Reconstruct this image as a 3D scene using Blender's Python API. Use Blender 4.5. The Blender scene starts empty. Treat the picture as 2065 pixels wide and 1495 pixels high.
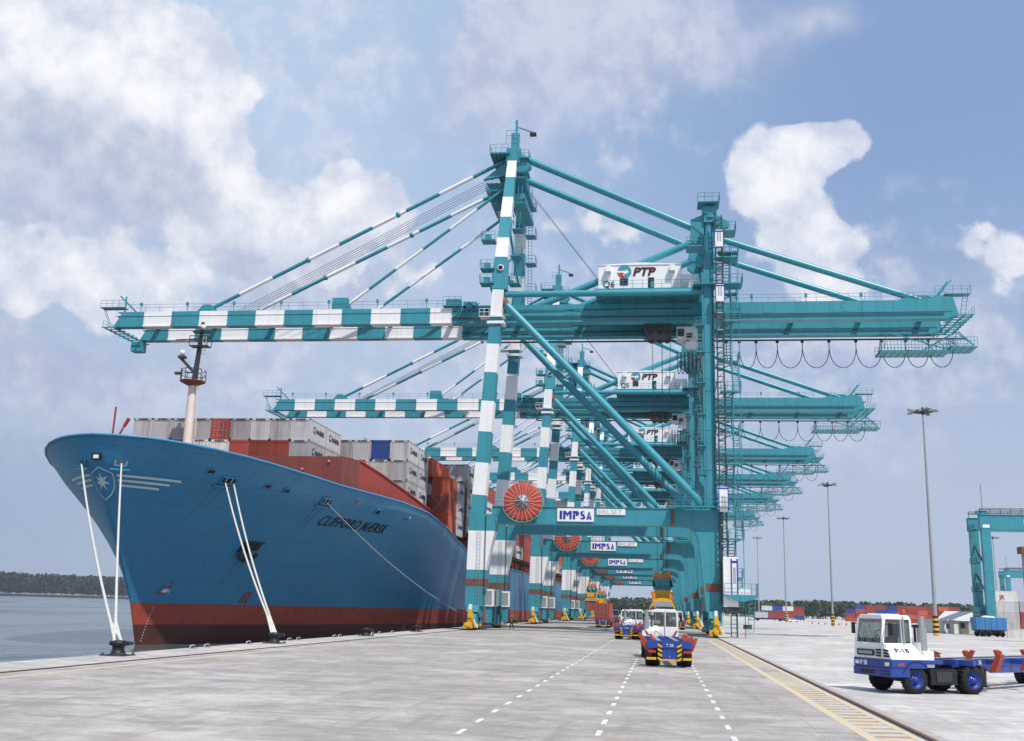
EXPO = 0.12; SUNE = 4.1; SKYS = .1; HAZE = 0.00009
import bpy, math, random
import numpy as np
from mathutils import Vector, Matrix
random.seed(7)
rad = math.radians
scene = bpy.context.scene
COL = scene.collection

# ------------------------------------------------------------------ materials
MATS = {}
def mat(name, rgb, rough=.5, var=.18, scale=.6, metal=0., streak=0., streak_rgb=None, bump=0., bscale=3., rnd=0., spec=.4, coat=0.):
    """painted / weathered surface: base colour broken by noise, vertical dirt streaks and a bump"""
    m = bpy.data.materials.new(name); m.use_nodes = True
    nt = m.node_tree; N = nt.nodes; L = nt.links
    b = N['Principled BSDF']; b.inputs['Roughness'].default_value = rough; b.inputs['Metallic'].default_value = metal
    b.inputs['Specular IOR Level'].default_value = spec
    if coat: b.inputs['Coat Weight'].default_value = coat
    geo = N.new('ShaderNodeNewGeometry')
    no = N.new('ShaderNodeTexNoise'); no.inputs['Scale'].default_value = scale; no.inputs['Detail'].default_value = 6; no.inputs['Roughness'].default_value = .65
    L.new(geo.outputs['Position'], no.inputs['Vector'])
    mx = N.new('ShaderNodeMix'); mx.data_type = 'RGBA'
    d = [max(0, c*(1-var)) for c in rgb]; l = [min(1, c*(1+var)) for c in rgb]
    mx.inputs[6].default_value = (*d, 1); mx.inputs[7].default_value = (*l, 1)
    L.new(no.outputs['Fac'], mx.inputs[0])
    col = mx.outputs[2]
    if streak:
        mp = N.new('ShaderNodeMapping'); mp.inputs['Scale'].default_value = (1.1, 1.1, .07)
        L.new(geo.outputs['Position'], mp.inputs['Vector'])
        n2 = N.new('ShaderNodeTexNoise'); n2.inputs['Scale'].default_value = 1.6; n2.inputs['Detail'].default_value = 5
        L.new(mp.outputs[0], n2.inputs['Vector'])
        cr = N.new('ShaderNodeValToRGB'); cr.color_ramp.elements[0].position = .5; cr.color_ramp.elements[1].position = .78
        cr.color_ramp.elements[1].color = (streak, streak, streak, 1)
        L.new(n2.outputs['Fac'], cr.inputs[0])
        m2 = N.new('ShaderNodeMix'); m2.data_type = 'RGBA'
        L.new(cr.outputs[0], m2.inputs[0]); L.new(col, m2.inputs[6])
        s = streak_rgb or [c*.35+.02 for c in rgb]
        m2.inputs[7].default_value = (*s, 1); col = m2.outputs[2]
    if rnd:
        oi = N.new('ShaderNodeObjectInfo'); hs = N.new('ShaderNodeHueSaturation')
        mr = N.new('ShaderNodeMapRange'); mr.inputs[3].default_value = 1-rnd; mr.inputs[4].default_value = 1+rnd*.6
        L.new(oi.outputs['Random'], mr.inputs[0]); L.new(mr.outputs[0], hs.inputs['Value']); L.new(col, hs.inputs['Color']); col = hs.outputs[0]
    L.new(col, b.inputs['Base Color'])
    if bump:
        bp = N.new('ShaderNodeBump'); bp.inputs['Strength'].default_value = bump; bp.inputs['Distance'].default_value = .1
        n3 = N.new('ShaderNodeTexNoise'); n3.inputs['Scale'].default_value = bscale; n3.inputs['Detail'].default_value = 4
        L.new(geo.outputs['Position'], n3.inputs['Vector']); L.new(n3.outputs['Fac'], bp.inputs['Height']); L.new(bp.outputs[0], b.inputs['Normal'])
    MATS[name] = m
    return m
TEAL = mat('teal_paint', (.042,.265,.328), .42, .2, .35, streak=.5, streak_rgb=(.035,.15,.17), bump=.05, bscale=1.2)
TEALD = mat('teal_tube_paint', (.048,.28,.35), .32, .16, .4)
WHITE = mat('white_paint', (.80,.80,.80), .5, .07, .5, streak=.3, streak_rgb=(.45,.44,.42))
DARK = mat('dark_steel', (.035,.04,.045), .55, .3, 1.)
GREY = mat('galvanised_steel', (.34,.35,.36), .5, .2, 1., metal=.3)
YEL = mat('safety_yellow', (.72,.40,.015), .5, .2, 1.2, streak=.4)
BLACK = mat('black_paint', (.015,.015,.017), .5, .3, 2.)
RED = mat('red_paint', (.42,.035,.02), .5, .2, 1.)
REEL = mat('reel_red', (.50,.065,.035), .55, .2, 1.)
ORANGE = mat('orange_red_paint', (.40,.062,.028), .6, .25, 1.5, streak=.5)
def clear_glass():
    m = bpy.data.materials.new('cab_glass'); m.use_nodes = True; t = m.node_tree; t.nodes.clear(); o = t.nodes.new('ShaderNodeOutputMaterial'); x = t.nodes.new('ShaderNodeMixShader'); a = t.nodes.new('ShaderNodeBsdfTransparent'); a.inputs[0].default_value = (.50,.56,.54,1); g = t.nodes.new('ShaderNodeBsdfGlossy'); g.inputs['Roughness'].default_value = .03; x.inputs[0].default_value = .16
    t.links.new(a.outputs[0], x.inputs[1]); t.links.new(g.outputs[0], x.inputs[2]); t.links.new(x.outputs[0], o.inputs[0]); return m
CGLASS = clear_glass()
GLASS = mat('dark_glass', (.012,.018,.02), .06, .2, 1., spec=.45)
NAVY = mat('lettering_blue', (.02,.03,.30), .5, .1, 1.)
INK = mat('lettering_black', (.018,.012,.014), .5, .1, 1.)
BRONZE = mat('rust_brown', (.16,.07,.04), .7, .3, 2.)
TRUCKBLUE = mat('truck_blue', (.02,.055,.28), .38, .25, 1.5, streak=.4, coat=.15)
TYRE = mat('tyre_rubber', (.014,.014,.015), .85, .4, 6., bump=.2, bscale=20)
ROPE = mat('mooring_rope', (.56,.54,.50), .85, .3, 5., bump=.4, bscale=14)
STEELROPE = mat('wire_rope', (.05,.05,.06), .5, .2, 4.)
HULLBLUE = mat('hull_blue', (.052,.24,.44), .36, .14, .12, streak=.35, streak_rgb=(.04,.15,.27), bump=.3, bscale=.35)
HULLRED = mat('boot_red', (.43,.075,.045), .6, .25, .3, streak=.5, streak_rgb=(.13,.03,.03), bump=.2, bscale=.5)
HULLWET = mat('waterline_dark', (.11,.036,.03), .5, .35, .6, streak=.5, streak_rgb=(.04,.03,.03))
DECKRED = mat('deck_red', (.36,.055,.035), .6, .25, .4, streak=.6, streak_rgb=(.17,.035,.03))
COAM = mat('coaming_brown', (.17,.045,.035), .65, .3, .5, streak=.6, streak_rgb=(.06,.025,.02))
CREAM = mat('mast_cream', (.70,.65,.57), .5, .12, .5, streak=.3, streak_rgb=(.40,.28,.18))
EMBLEM = mat('emblem_paint', (.62,.70,.74), .5, .1, 1.)
CGREY = mat('container_grey', (.44,.44,.45), .55, .16, .9, streak=.75, streak_rgb=(.25,.19,.15), rnd=.3)
CRED = mat('container_red', (.34,.065,.045), .55, .2, .6, streak=.5, streak_rgb=(.15,.04,.03), rnd=.3)
CORANGE = mat('container_orange', (.52,.10,.04), .55, .2, .6, streak=.5, streak_rgb=(.22,.06,.03), rnd=.2)
CBLUE = mat('container_blue', (.03,.07,.27), .5, .2, .6, streak=.4, rnd=.2)
CWHITE = mat('container_white', (.68,.67,.64), .5, .1, .6, streak=.5, streak_rgb=(.35,.26,.2), rnd=.15)

# welded plate seams on the hull: a brick pattern along the length and height drives a faint bump and tint
t = HULLBLUE.node_tree; n = t.nodes; l = t.links; b = n['Principled BSDF']
g = n.new('ShaderNodeNewGeometry'); sp = n.new('ShaderNodeSeparateXYZ'); cb = n.new('ShaderNodeCombineXYZ'); l.new(g.outputs['Position'], sp.inputs[0]); l.new(sp.outputs[1], cb.inputs[0]); l.new(sp.outputs[2], cb.inputs[1])
br = n.new('ShaderNodeTexBrick'); br.inputs['Scale'].default_value = 1.; br.inputs['Brick Width'].default_value = 9.; br.inputs['Row Height'].default_value = 2.3; br.inputs['Mortar Size'].default_value = .05; br.inputs['Mortar Smooth'].default_value = .6; l.new(cb.outputs[0], br.inputs['Vector'])
br.inputs['Color1'].default_value = (1,1,1,1); br.inputs['Color2'].default_value = (.93,.94,.95,1); br.inputs['Mortar'].default_value = (.80,.82,.84,1)
src = b.inputs['Base Color'].links[0].from_socket; mx = n.new('ShaderNodeMix'); mx.data_type = 'RGBA'; mx.blend_type = 'MULTIPLY'; mx.inputs[0].default_value = .75; l.new(src, mx.inputs[6]); l.new(br.outputs['Color'], mx.inputs[7]); l.new(mx.outputs[2], b.inputs['Base Color'])
bp = n.new('ShaderNodeBump'); bp.inputs['Strength'].default_value = .5; bp.inputs['Distance'].default_value = .04; bp.invert = True; l.new(br.outputs['Fac'], bp.inputs['Height']); l.new(b.inputs['Normal'].links[0].from_socket, bp.inputs['Normal']); l.new(bp.outputs[0], b.inputs['Normal'])

# ------------------------------------------------------------------ mesh builder
class MB:
    def __init__(s): s.v = []; s.f = []; s.m = []; s.s = []
    def add(s, vs, fs, mi=0, sm=False):
        o = len(s.v); s.v += [tuple(p) for p in vs]
        for f in fs: s.f.append([i+o for i in f]); s.m.append(mi); s.s.append(sm)
        return s
    def box(s, x0, x1, y0, y1, z0, z1, mi=0):
        vs = [(x,y,z) for z in (z0,z1) for y in (y0,y1) for x in (x0,x1)]
        return s.add(vs, [(0,2,3,1),(4,5,7,6),(0,1,5,4),(2,6,7,3),(0,4,6,2),(1,3,7,5)], mi)
    def beam(s, p0, p1, w, h, mi=0, up=(0,0,1), w1=None, h1=None):
        p0 = Vector(p0); p1 = Vector(p1); d = (p1-p0).normalized(); up = Vector(up)
        if abs(d.dot(up)) > .98: up = Vector((0,1,0)) if abs(d.y) < .9 else Vector((1,0,0))
        r = d.cross(up).normalized(); u = r.cross(d)
        vs = []
        for p, ww, hh in ((p0,w,h),(p1,w1 or w,h1 or h)):
            for a, b in ((-1,-1),(1,-1),(1,1),(-1,1)): vs.append(p + r*a*ww/2 + u*b*hh/2)
        return s.add(vs, [(3,2,1,0),(4,5,6,7),(0,1,5,4),(1,2,6,5),(2,3,7,6),(3,0,4,7)], mi)
    def tube(s, p0, p1, r, mi=0, n=8, r1=None, caps=True):
        return s.path([p0,p1], r, mi, n, r1, caps)
    def path(s, pts, r, mi=0, n=6, r1=None, caps=True):
        pts = [Vector(p) for p in pts]; vs = []; fs = []
        d0 = (pts[1]-pts[0]).normalized()
        ref = Vector((0,0,1)) if abs(d0.z) < .9 else Vector((1,0,0))
        for i, p in enumerate(pts):
            d = (pts[min(i+1,len(pts)-1)]-pts[max(i-1,0)]).normalized()
            a = d.cross(ref)
            if a.length < 1e-4: a = d.cross(Vector((0,1,0)))
            a.normalize(); b = a.cross(d)
            rr = r if r1 is None else r + (r1-r)*i/(len(pts)-1)
            for k in range(n):
                t = 2*math.pi*k/n; vs.append(p + a*math.cos(t)*rr + b*math.sin(t)*rr)
        for i in range(len(pts)-1):
            for k in range(n):
                q = (k+1) % n; fs.append((i*n+k, i*n+q, (i+1)*n+q, (i+1)*n+k))
        s.add(vs, fs, mi, True)
        if caps:
            m = len(vs)-n
            s.add(vs[:n], [tuple(range(n))[::-1]], mi); s.add(vs[m:], [tuple(range(n))], mi)
        return s
    def prism(s, poly, axis, a, b, mi=0):
        n = len(poly)
        def P(q, t): return {'x':(t,q[0],q[1]), 'y':(q[0],t,q[1]), 'z':(q[0],q[1],t)}[axis]
        vs = [P(q,a) for q in poly]+[P(q,b) for q in poly]
        fs = [tuple(range(n))[::-1], tuple(range(n,2*n))]+[(i,(i+1)%n,n+(i+1)%n,n+i) for i in range(n)]
        return s.add(vs, fs, mi)
    def lathe(s, prof, c=(0,0,0), axis='z', n=24, mi=0, sm=True):
        vs = []; c = Vector(c)
        for r, h in prof:
            for k in range(n):
                t = 2*math.pi*k/n; a, b = r*math.cos(t), r*math.sin(t)
                vs.append(c + Vector({'z':(a,b,h), 'x':(h,a,b), 'y':(a,h,b)}[axis]))
        fs = [(i*n+k, i*n+(k+1)%n, (i+1)*n+(k+1)%n, (i+1)*n+k) for i in range(len(prof)-1) for k in range(n)]
        return s.add(vs, fs, mi, sm)
    def ball(s, c, r, mi=0, n=10, sz=1.):
        return s.lathe([(max(1e-3,r*math.sin(math.pi*i/6)), -r*sz*math.cos(math.pi*i/6)) for i in range(7)], c, 'z', n, mi)
    def text(s, body, size, o, ux=(1,0,0), uy=(0,0,1), mi=0, depth=.02, shear=0., bold=0., fn=None, sx=1., space=1.):
        vs, fs = text_mesh(body, size, shear, bold, depth, space)
        ux = Vector(ux); uy = Vector(uy); un = ux.cross(uy); o = Vector(o)
        if fn: return s.add([fn(p[0]*sx,p[1],p[2]) for p in vs], fs, mi)
        return s.add([o+ux*p[0]*sx+uy*p[1]+un*p[2] for p in vs], fs, mi)
    def build(s, name, mats, parent=None, off=(0,0,0), loc=None, rotz=0., bevel=0.):
        me = bpy.data.meshes.new(name)
        ox, oy, oz = off
        me.from_pydata([(x+ox,y+oy,z+oz) for x,y,z in s.v], [], s.f)
        if not isinstance(mats, (list,tuple)): mats = [mats]
        for m in mats: me.materials.append(m)
        me.polygons.foreach_set('material_index', s.m); me.polygons.foreach_set('use_smooth', s.s)
        me.update()
        o = bpy.data.objects.new(name, me); COL.objects.link(o)
        if parent is not None: o.parent = parent
        if loc is not None: o.location = loc
        if rotz: o.rotation_euler = (0,0,rotz)
        if bevel:
            bv = o.modifiers.new('bevel','BEVEL'); bv.width = bevel; bv.segments = 2; bv.limit_method = 'ANGLE'; bv.angle_limit = rad(40)
        return o
_tc = {}
def text_mesh(body, size, shear=0., bold=0., depth=.02, space=1.):
    k = (body,size,shear,bold,depth,space)
    if k not in _tc:
        cu = bpy.data.curves.new('lettering','FONT'); cu.body = body; cu.size = size; cu.shear = shear; cu.offset = bold; cu.extrude = depth/2; cu.resolution_u = 3; cu.space_character = space
        o = bpy.data.objects.new('lettering', cu); COL.objects.link(o)
        me = o.to_mesh()
        _tc[k] = ([tuple(v.co) for v in me.vertices], [tuple(p.vertices) for p in me.polygons])
        o.to_mesh_clear(); bpy.data.objects.remove(o); bpy.data.curves.remove(cu)
    return _tc[k]
def text_w(body, size, **k): return max(v[0] for v in text_mesh(body,size,**k)[0])

def tag(o, label, cat, group=None):
    o['label'] = label; o['category'] = cat
    if group: o['group'] = group
    return o
def struct(o, kind='structure'): o['kind'] = kind; return o
def empty(name, loc, rz=0.):
    o = bpy.data.objects.new(name, None); COL.objects.link(o); o.location = loc; o.rotation_euler = (0,0,rz); o.empty_display_size = .3
    return o
def copy_tree(o, parent=None, skip=()):
    c = o.copy(); COL.objects.link(c); c.parent = parent
    for ch in list(o.children):
        if ch.name.split('.')[0] not in skip: copy_tree(ch, c, skip)
    return c
def rail(mb, pts, h=1.1, step=2., r=.03, mi=0, mid=True):
    for a, b in zip(pts[:-1], pts[1:]):
        a = Vector(a); b = Vector(b); L = (b-a).length; n = max(1, round(L/step))
        for i in range(n+1):
            p = a+(b-a)*i/n; mb.tube(p, p+Vector((0,0,h)), r, mi, 4, caps=False)
        for hh in ((h, h*.55) if mid else (h,)): mb.tube(a+Vector((0,0,hh)), b+Vector((0,0,hh)), r, mi, 4, caps=False)
def ladder(mb, p0, p1, w=.5, side=(1,0,0), mi=0, step=.45, r=.035):
    p0 = Vector(p0); p1 = Vector(p1); sd = Vector(side)*w/2
    for s in (-1,1): mb.tube(p0+sd*s, p1+sd*s, r, mi, 4, caps=False)
    n = int((p1-p0).length/step)
    for i in range(n+1):
        p = p0+(p1-p0)*i/max(n,1); mb.tube(p-sd, p+sd, r*.8, mi, 4, caps=False)
def stripes(mb, p0, p1, bounds, w0, w1, d0, d1, first=1):
    """square-section striped member; bounds are fractions along it where the colour changes"""
    p0 = Vector(p0); p1 = Vector(p1); fr = [0]+list(bounds)+[1]; k = first
    for a, b in zip(fr[:-1], fr[1:]):
        mb.beam(p0+(p1-p0)*a, p0+(p1-p0)*b, w0+(w1-w0)*a, d0+(d1-d0)*a, k, up=(0,1,0), w1=w0+(w1-w0)*b, h1=d0+(d1-d0)*b); k = 1-k
def stripe_tube(mb, p0, p1, r, seg, first=1, n=8):
    p0 = Vector(p0); p1 = Vector(p1); L = (p1-p0).length; m = max(2, round(L/seg)); k = first
    for i in range(m):
        mb.tube(p0+(p1-p0)*i/m, p0+(p1-p0)*(i+1)/m, r, k, n, caps=i in (0,m-1)); k = 1-k
# ------------------------------------------------------------------ camera
cam = bpy.data.cameras.new('camera'); camo = bpy.data.objects.new('camera', cam); COL.objects.link(camo)
cam.sensor_fit = 'HORIZONTAL'; cam.sensor_width = 36; cam.lens = 36*2104.75/2065; cam.clip_start = .1; cam.clip_end = 12000
YAW, PIT, ROL, CH = rad(8.294), rad(12.7815), rad(1.6), 2.85
camo.matrix_world = Matrix.Translation((0,0,CH)) @ Matrix.Rotation(YAW,4,'Z') @ Matrix.Rotation(math.pi/2+PIT,4,'X') @ Matrix.Rotation(ROL,4,'Z')
scene.camera = camo
scene.view_settings.view_transform = 'Standard'; scene.view_settings.look = 'None'; scene.view_settings.exposure = EXPO; scene.view_settings.gamma = 1

# ------------------------------------------------------------------ sun + sky with clouds
SD = Vector((.34,-.42,.84)).normalized()
EL = math.asin(SD.z); ROT = math.atan2(SD.x, SD.y)
sl = bpy.data.lights.new('sun','SUN'); sl.energy = SUNE; sl.angle = rad(.55); sl.color = (1,.955,.88)
so = bpy.data.objects.new('sun', sl); COL.objects.link(so); so.rotation_euler = SD.to_track_quat('Z','Y').to_euler(); so.location = (60,-60,120)

WHITE_CLOUD = [(-29.6,27.2,4.5,3.0,1),(-33.2,25.0,4.8,2.6,1),(-26.6,24.2,2.7,3.4,1),(-35.8,27.3,4.7,2.7,.9),(-25.0,21.9,1.3,2.3,.9),(-20.8,20.8,4.8,1.9,.8),(-18.5,22.6,2.6,1.7,.75),(-27.3,20.6,3.7,1.8,.7),(-15.5,21.3,2.6,1.6,.7),(-34.2,16.0,3.1,2.2,.9),(-30.8,16.0,3.5,1.7,.85),(-27.8,15.6,2.3,1.5,.7),(6.8,24.4,2.7,1.9,1),(9.2,25.1,2.3,1.4,1),(6.0,22.4,2.4,2.3,.75),(10.3,24.1,1.2,1.0,.7),(9.8,19.7,1.8,1.3,.85),(7.4,19.2,3.1,2.1,.6),(8.9,17.6,2.8,1.3,.5),(16.3,19.2,2.2,1.8,.55),(18.6,17.7,1.8,1.7,.5),(-6.0,20.6,3.2,2.1,.6),(-2.0,21.1,2.3,1.6,.45),(-21.5,18.,5.,1.6,.5),(-13.,17.6,4.,1.5,.45),(12.2,16.,3.2,1.2,.4),(-24.,13.2,5.,1.1,.4)]
GREY_CLOUD = [(-32.7,21.5,8.4,3.6,1),(-33.2,11.6,6.2,2.7,1),(-27.9,11.2,7.7,1.8,.7),(-35,18.6,3.5,1.4,.8),(-24.6,17.8,4.8,1.8,.3),(-17.8,17.4,7.3,1.9,.5),(-2.3,30.1,9.6,3.2,1),(-9.8,28.6,6.6,2,.7),(-13.2,25.9,4.4,1.5,.6),(7.8,30.2,4.4,1.3,.8),(-6.8,29.2,3.3,2.5,.7),(-14.8,13.8,8.4,2.4,.4),(-19,17.5,9.,4.,.55),(-8,22.5,6.,3.,.6),(-26,25.,7,3.,.4),(14.6,12.1,4.6,1.5,.4),(12,8.7,6,2.5,.5)]
w = bpy.data.worlds.new('World'); scene.world = w; w.use_nodes = True
nt = w.node_tree; N = nt.nodes; Lk = nt.links; N.clear()
def mth(op, a, b=None, c=None, clamp=False):
    n = N.new('ShaderNodeMath'); n.operation = op; n.use_clamp = clamp
    for i, q in enumerate((a,b,c)):
        if q is None: continue
        if isinstance(q,(int,float)): n.inputs[i].default_value = q
        else: Lk.new(q, n.inputs[i])
    return n.outputs[0]
def vmth(op, a, b=None):
    n = N.new('ShaderNodeVectorMath'); n.operation = op
    for i, q in enumerate((a,b)):
        if q is None: continue
        if isinstance(q,tuple): n.inputs[i].default_value = q
        else: Lk.new(q, n.inputs[i])
    return n.outputs['Value'] if op == 'DOT_PRODUCT' else n.outputs[0]
def smooth(x, a, b):
    n = N.new('ShaderNodeMapRange'); n.interpolation_type = 'SMOOTHSTEP'; Lk.new(x, n.inputs[0]); n.inputs[1].default_value = a; n.inputs[2].default_value = b
    return n.outputs[0]
def mixc(f, a, b):
    n = N.new('ShaderNodeMix'); n.data_type = 'RGBA'
    for q, i in ((f,0),(a,6),(b,7)):
        if isinstance(q,tuple): n.inputs[i].default_value = (*q,1)
        elif isinstance(q,(int,float)): n.inputs[i].default_value = q
        else: Lk.new(q, n.inputs[i])
    return n.outputs[2]
def fbm(vec, scale, detail=8, rough=.58, off=(0,0,0)):
    n = N.new('ShaderNodeTexNoise'); n.inputs['Scale'].default_value = scale; n.inputs['Detail'].default_value = detail; n.inputs['Roughness'].default_value = rough
    Lk.new(vmth('ADD', vec, off), n.inputs['Vector']); return n
tc = N.new('ShaderNodeTexCoord'); sep = N.new('ShaderNodeSeparateXYZ'); Lk.new(tc.outputs['Generated'], sep.inputs[0])
az = mth('MULTIPLY', mth('ARCTAN2', sep.outputs[0], sep.outputs[1]), 180/math.pi)
elv = mth('MULTIPLY', mth('ARCSINE', sep.outputs[2]), 180/math.pi)
cmb = N.new('ShaderNodeCombineXYZ'); Lk.new(az, cmb.inputs[0]); Lk.new(elv, cmb.inputs[1])
G = tc.outputs['Generated']
warp = fbm(G, 9, 3)
wv = vmth('MULTIPLY', vmth('SUBTRACT', warp.outputs['Color'], (.5,.5,.5)), (5.,5.,0))
P2 = vmth('ADD', cmb.outputs[0], wv)
def blobsum(B):
    acc = None
    for a, e, ra, re, wt in B:
        mp = N.new('ShaderNodeMapping'); mp.vector_type = 'TEXTURE'; mp.inputs['Location'].default_value = (a,e,0); mp.inputs['Scale'].default_value = (ra*2.25,re*2.25,1); Lk.new(P2, mp.inputs['Vector'])
        gr = N.new('ShaderNodeTexGradient'); gr.gradient_type = 'QUADRATIC_SPHERE'; Lk.new(mp.outputs[0], gr.inputs[0])
        acc = mth('MULTIPLY', gr.outputs['Fac'], wt) if acc is None else mth('MULTIPLY_ADD', gr.outputs['Fac'], wt, acc)
    return acc
sW = blobsum(WHITE_CLOUD); sG = blobsum(GREY_CLOUD)
f1 = fbm(G, 14, 5, .6, (3.1,0,0)).outputs['Fac']; f2 = fbm(G, 7, 4, .55, (0,5.2,0)).outputs['Fac']; f3 = fbm(G, 30, 4, .6, (7,0,1)).outputs['Fac']
f4 = f3
def vor(off):
    n = N.new('ShaderNodeTexVoronoi'); n.feature = 'F1'; n.inputs['Scale'].default_value = 20; n.inputs['Detail'].default_value = 1.5; n.inputs['Roughness'].default_value = .5; n.normalize = True
    Lk.new(vmth('ADD', vmth('ADD', G, vmth('MULTIPLY', vmth('SUBTRACT', warp.outputs['Color'], (.5,.5,.5)), (.035,.035,.035))), off), n.inputs['Vector']); return n.outputs['Distance']
v0 = vor((0,0,0))
dW = mth('ADD', mth('ADD', sW, mth('MULTIPLY', mth('SUBTRACT', f1, .5), .8)), mth('MULTIPLY', mth('SUBTRACT', .38, v0), .75))
dG = mth('ADD', sG, mth('MULTIPLY', mth('SUBTRACT', f2, .5), 1.6))
maskW = smooth(mth('ADD', dW, mth('MULTIPLY', mth('SUBTRACT', f4, .5), .30)), .40, .55); maskG = mth('MULTIPLY', smooth(dG, .15, 1.1), .82)
sky = N.new('ShaderNodeTexSky'); sky.sky_type = 'NISHITA'; sky.sun_disc = False; sky.sun_elevation = EL; sky.sun_rotation = ROT; sky.air_density = 1.0; sky.dust_density = .8; sky.ozone_density = 2.5
K = 1/SKYS
def kc(r,g,b): return (r*K,g*K,b*K)
base = sky.outputs[0]
skyc = mixc(smooth(az, -30., 14.), kc(.56,.71,.90), kc(.265,.385,.65))
c0 = mixc(.78, base, skyc)
haze_f = mth('MULTIPLY', smooth(elv, 26., 3.), .88)                      # pale lilac air low over the horizon
c1 = mixc(haze_f, c0, mixc(smooth(az,-36.,-10.), kc(.30,.385,.53), kc(.45,.525,.66)))
gshade = mixc(smooth(mth('ADD', f3, mth('MULTIPLY', f2, .8)), .65, 1.15), kc(.40,.46,.62), kc(.58,.62,.75))
veil = mth('MULTIPLY', smooth(mth('ADD', mth('ADD', fbm(G, 4.5, 5, .6, (1.3,4.,2.)).outputs['Fac'], mth('MULTIPLY', mth('SUBTRACT', f3, .5), .35)), mth('MULTIPLY', smooth(elv, 30., 8.), .10)), .46, .68), mth('MULTIPLY', mth('MULTIPLY', smooth(elv, 4., 14.), .72), mth('SUBTRACT', 1., mth('MULTIPLY', smooth(az, 0., 9.), smooth(elv, 19., 25.)))))
c1b = mixc(veil, c1, mixc(smooth(f3, .35, .65), kc(.46,.52,.67), kc(.66,.69,.79)))
c2 = mixc(maskG, c1b, gshade)
lit = mth('MULTIPLY', mth('SUBTRACT', .36, v0), 1.3)                      # domes of the billows stand brighter than the creases
wl = mth('ADD', mth('ADD', mth('MULTIPLY', sW, .38), lit), mth('ADD', mth('MULTIPLY', mth('SUBTRACT', f3, .5), 1.3), mth('MULTIPLY', mth('SUBTRACT', f1, .5), .5)))
wshade = mixc(smooth(wl, -.05, .85), kc(.55,.60,.73), kc(.92,.92,.95))
sS = blobsum([(-33.0,21.6,8.,2.6,1),(-36.,23.2,3.5,1.6,.7),(-29.5,21.2,3.,1.6,.7),(-22.5,18.2,6.,1.2,.6),(-34.5,13.2,6.,1.8,.9),(7.5,20.6,1.6,1.2,.4),(-16.5,19.2,5.,1.2,.5),(8.6,16.9,3.4,.9,.5),(17.2,17.4,3.,1.,.5)])
shd = mth('MULTIPLY', smooth(mth('ADD', sS, mth('MULTIPLY', mth('SUBTRACT', f2, .5), 1.0)), .15, .95), .8)
c3a = mixc(mth('MULTIPLY', maskW, .93), c2, wshade)
c3 = mixc(shd, c3a, mixc(smooth(f3,.3,.7), kc(.40,.465,.61), kc(.56,.61,.73)))
bg = N.new('ShaderNodeBackground'); bg.inputs['Strength'].default_value = SKYS; Lk.new(c3, bg.inputs[0])
wo = N.new('ShaderNodeOutputWorld'); Lk.new(bg.outputs[0], wo.inputs[0])

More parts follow.
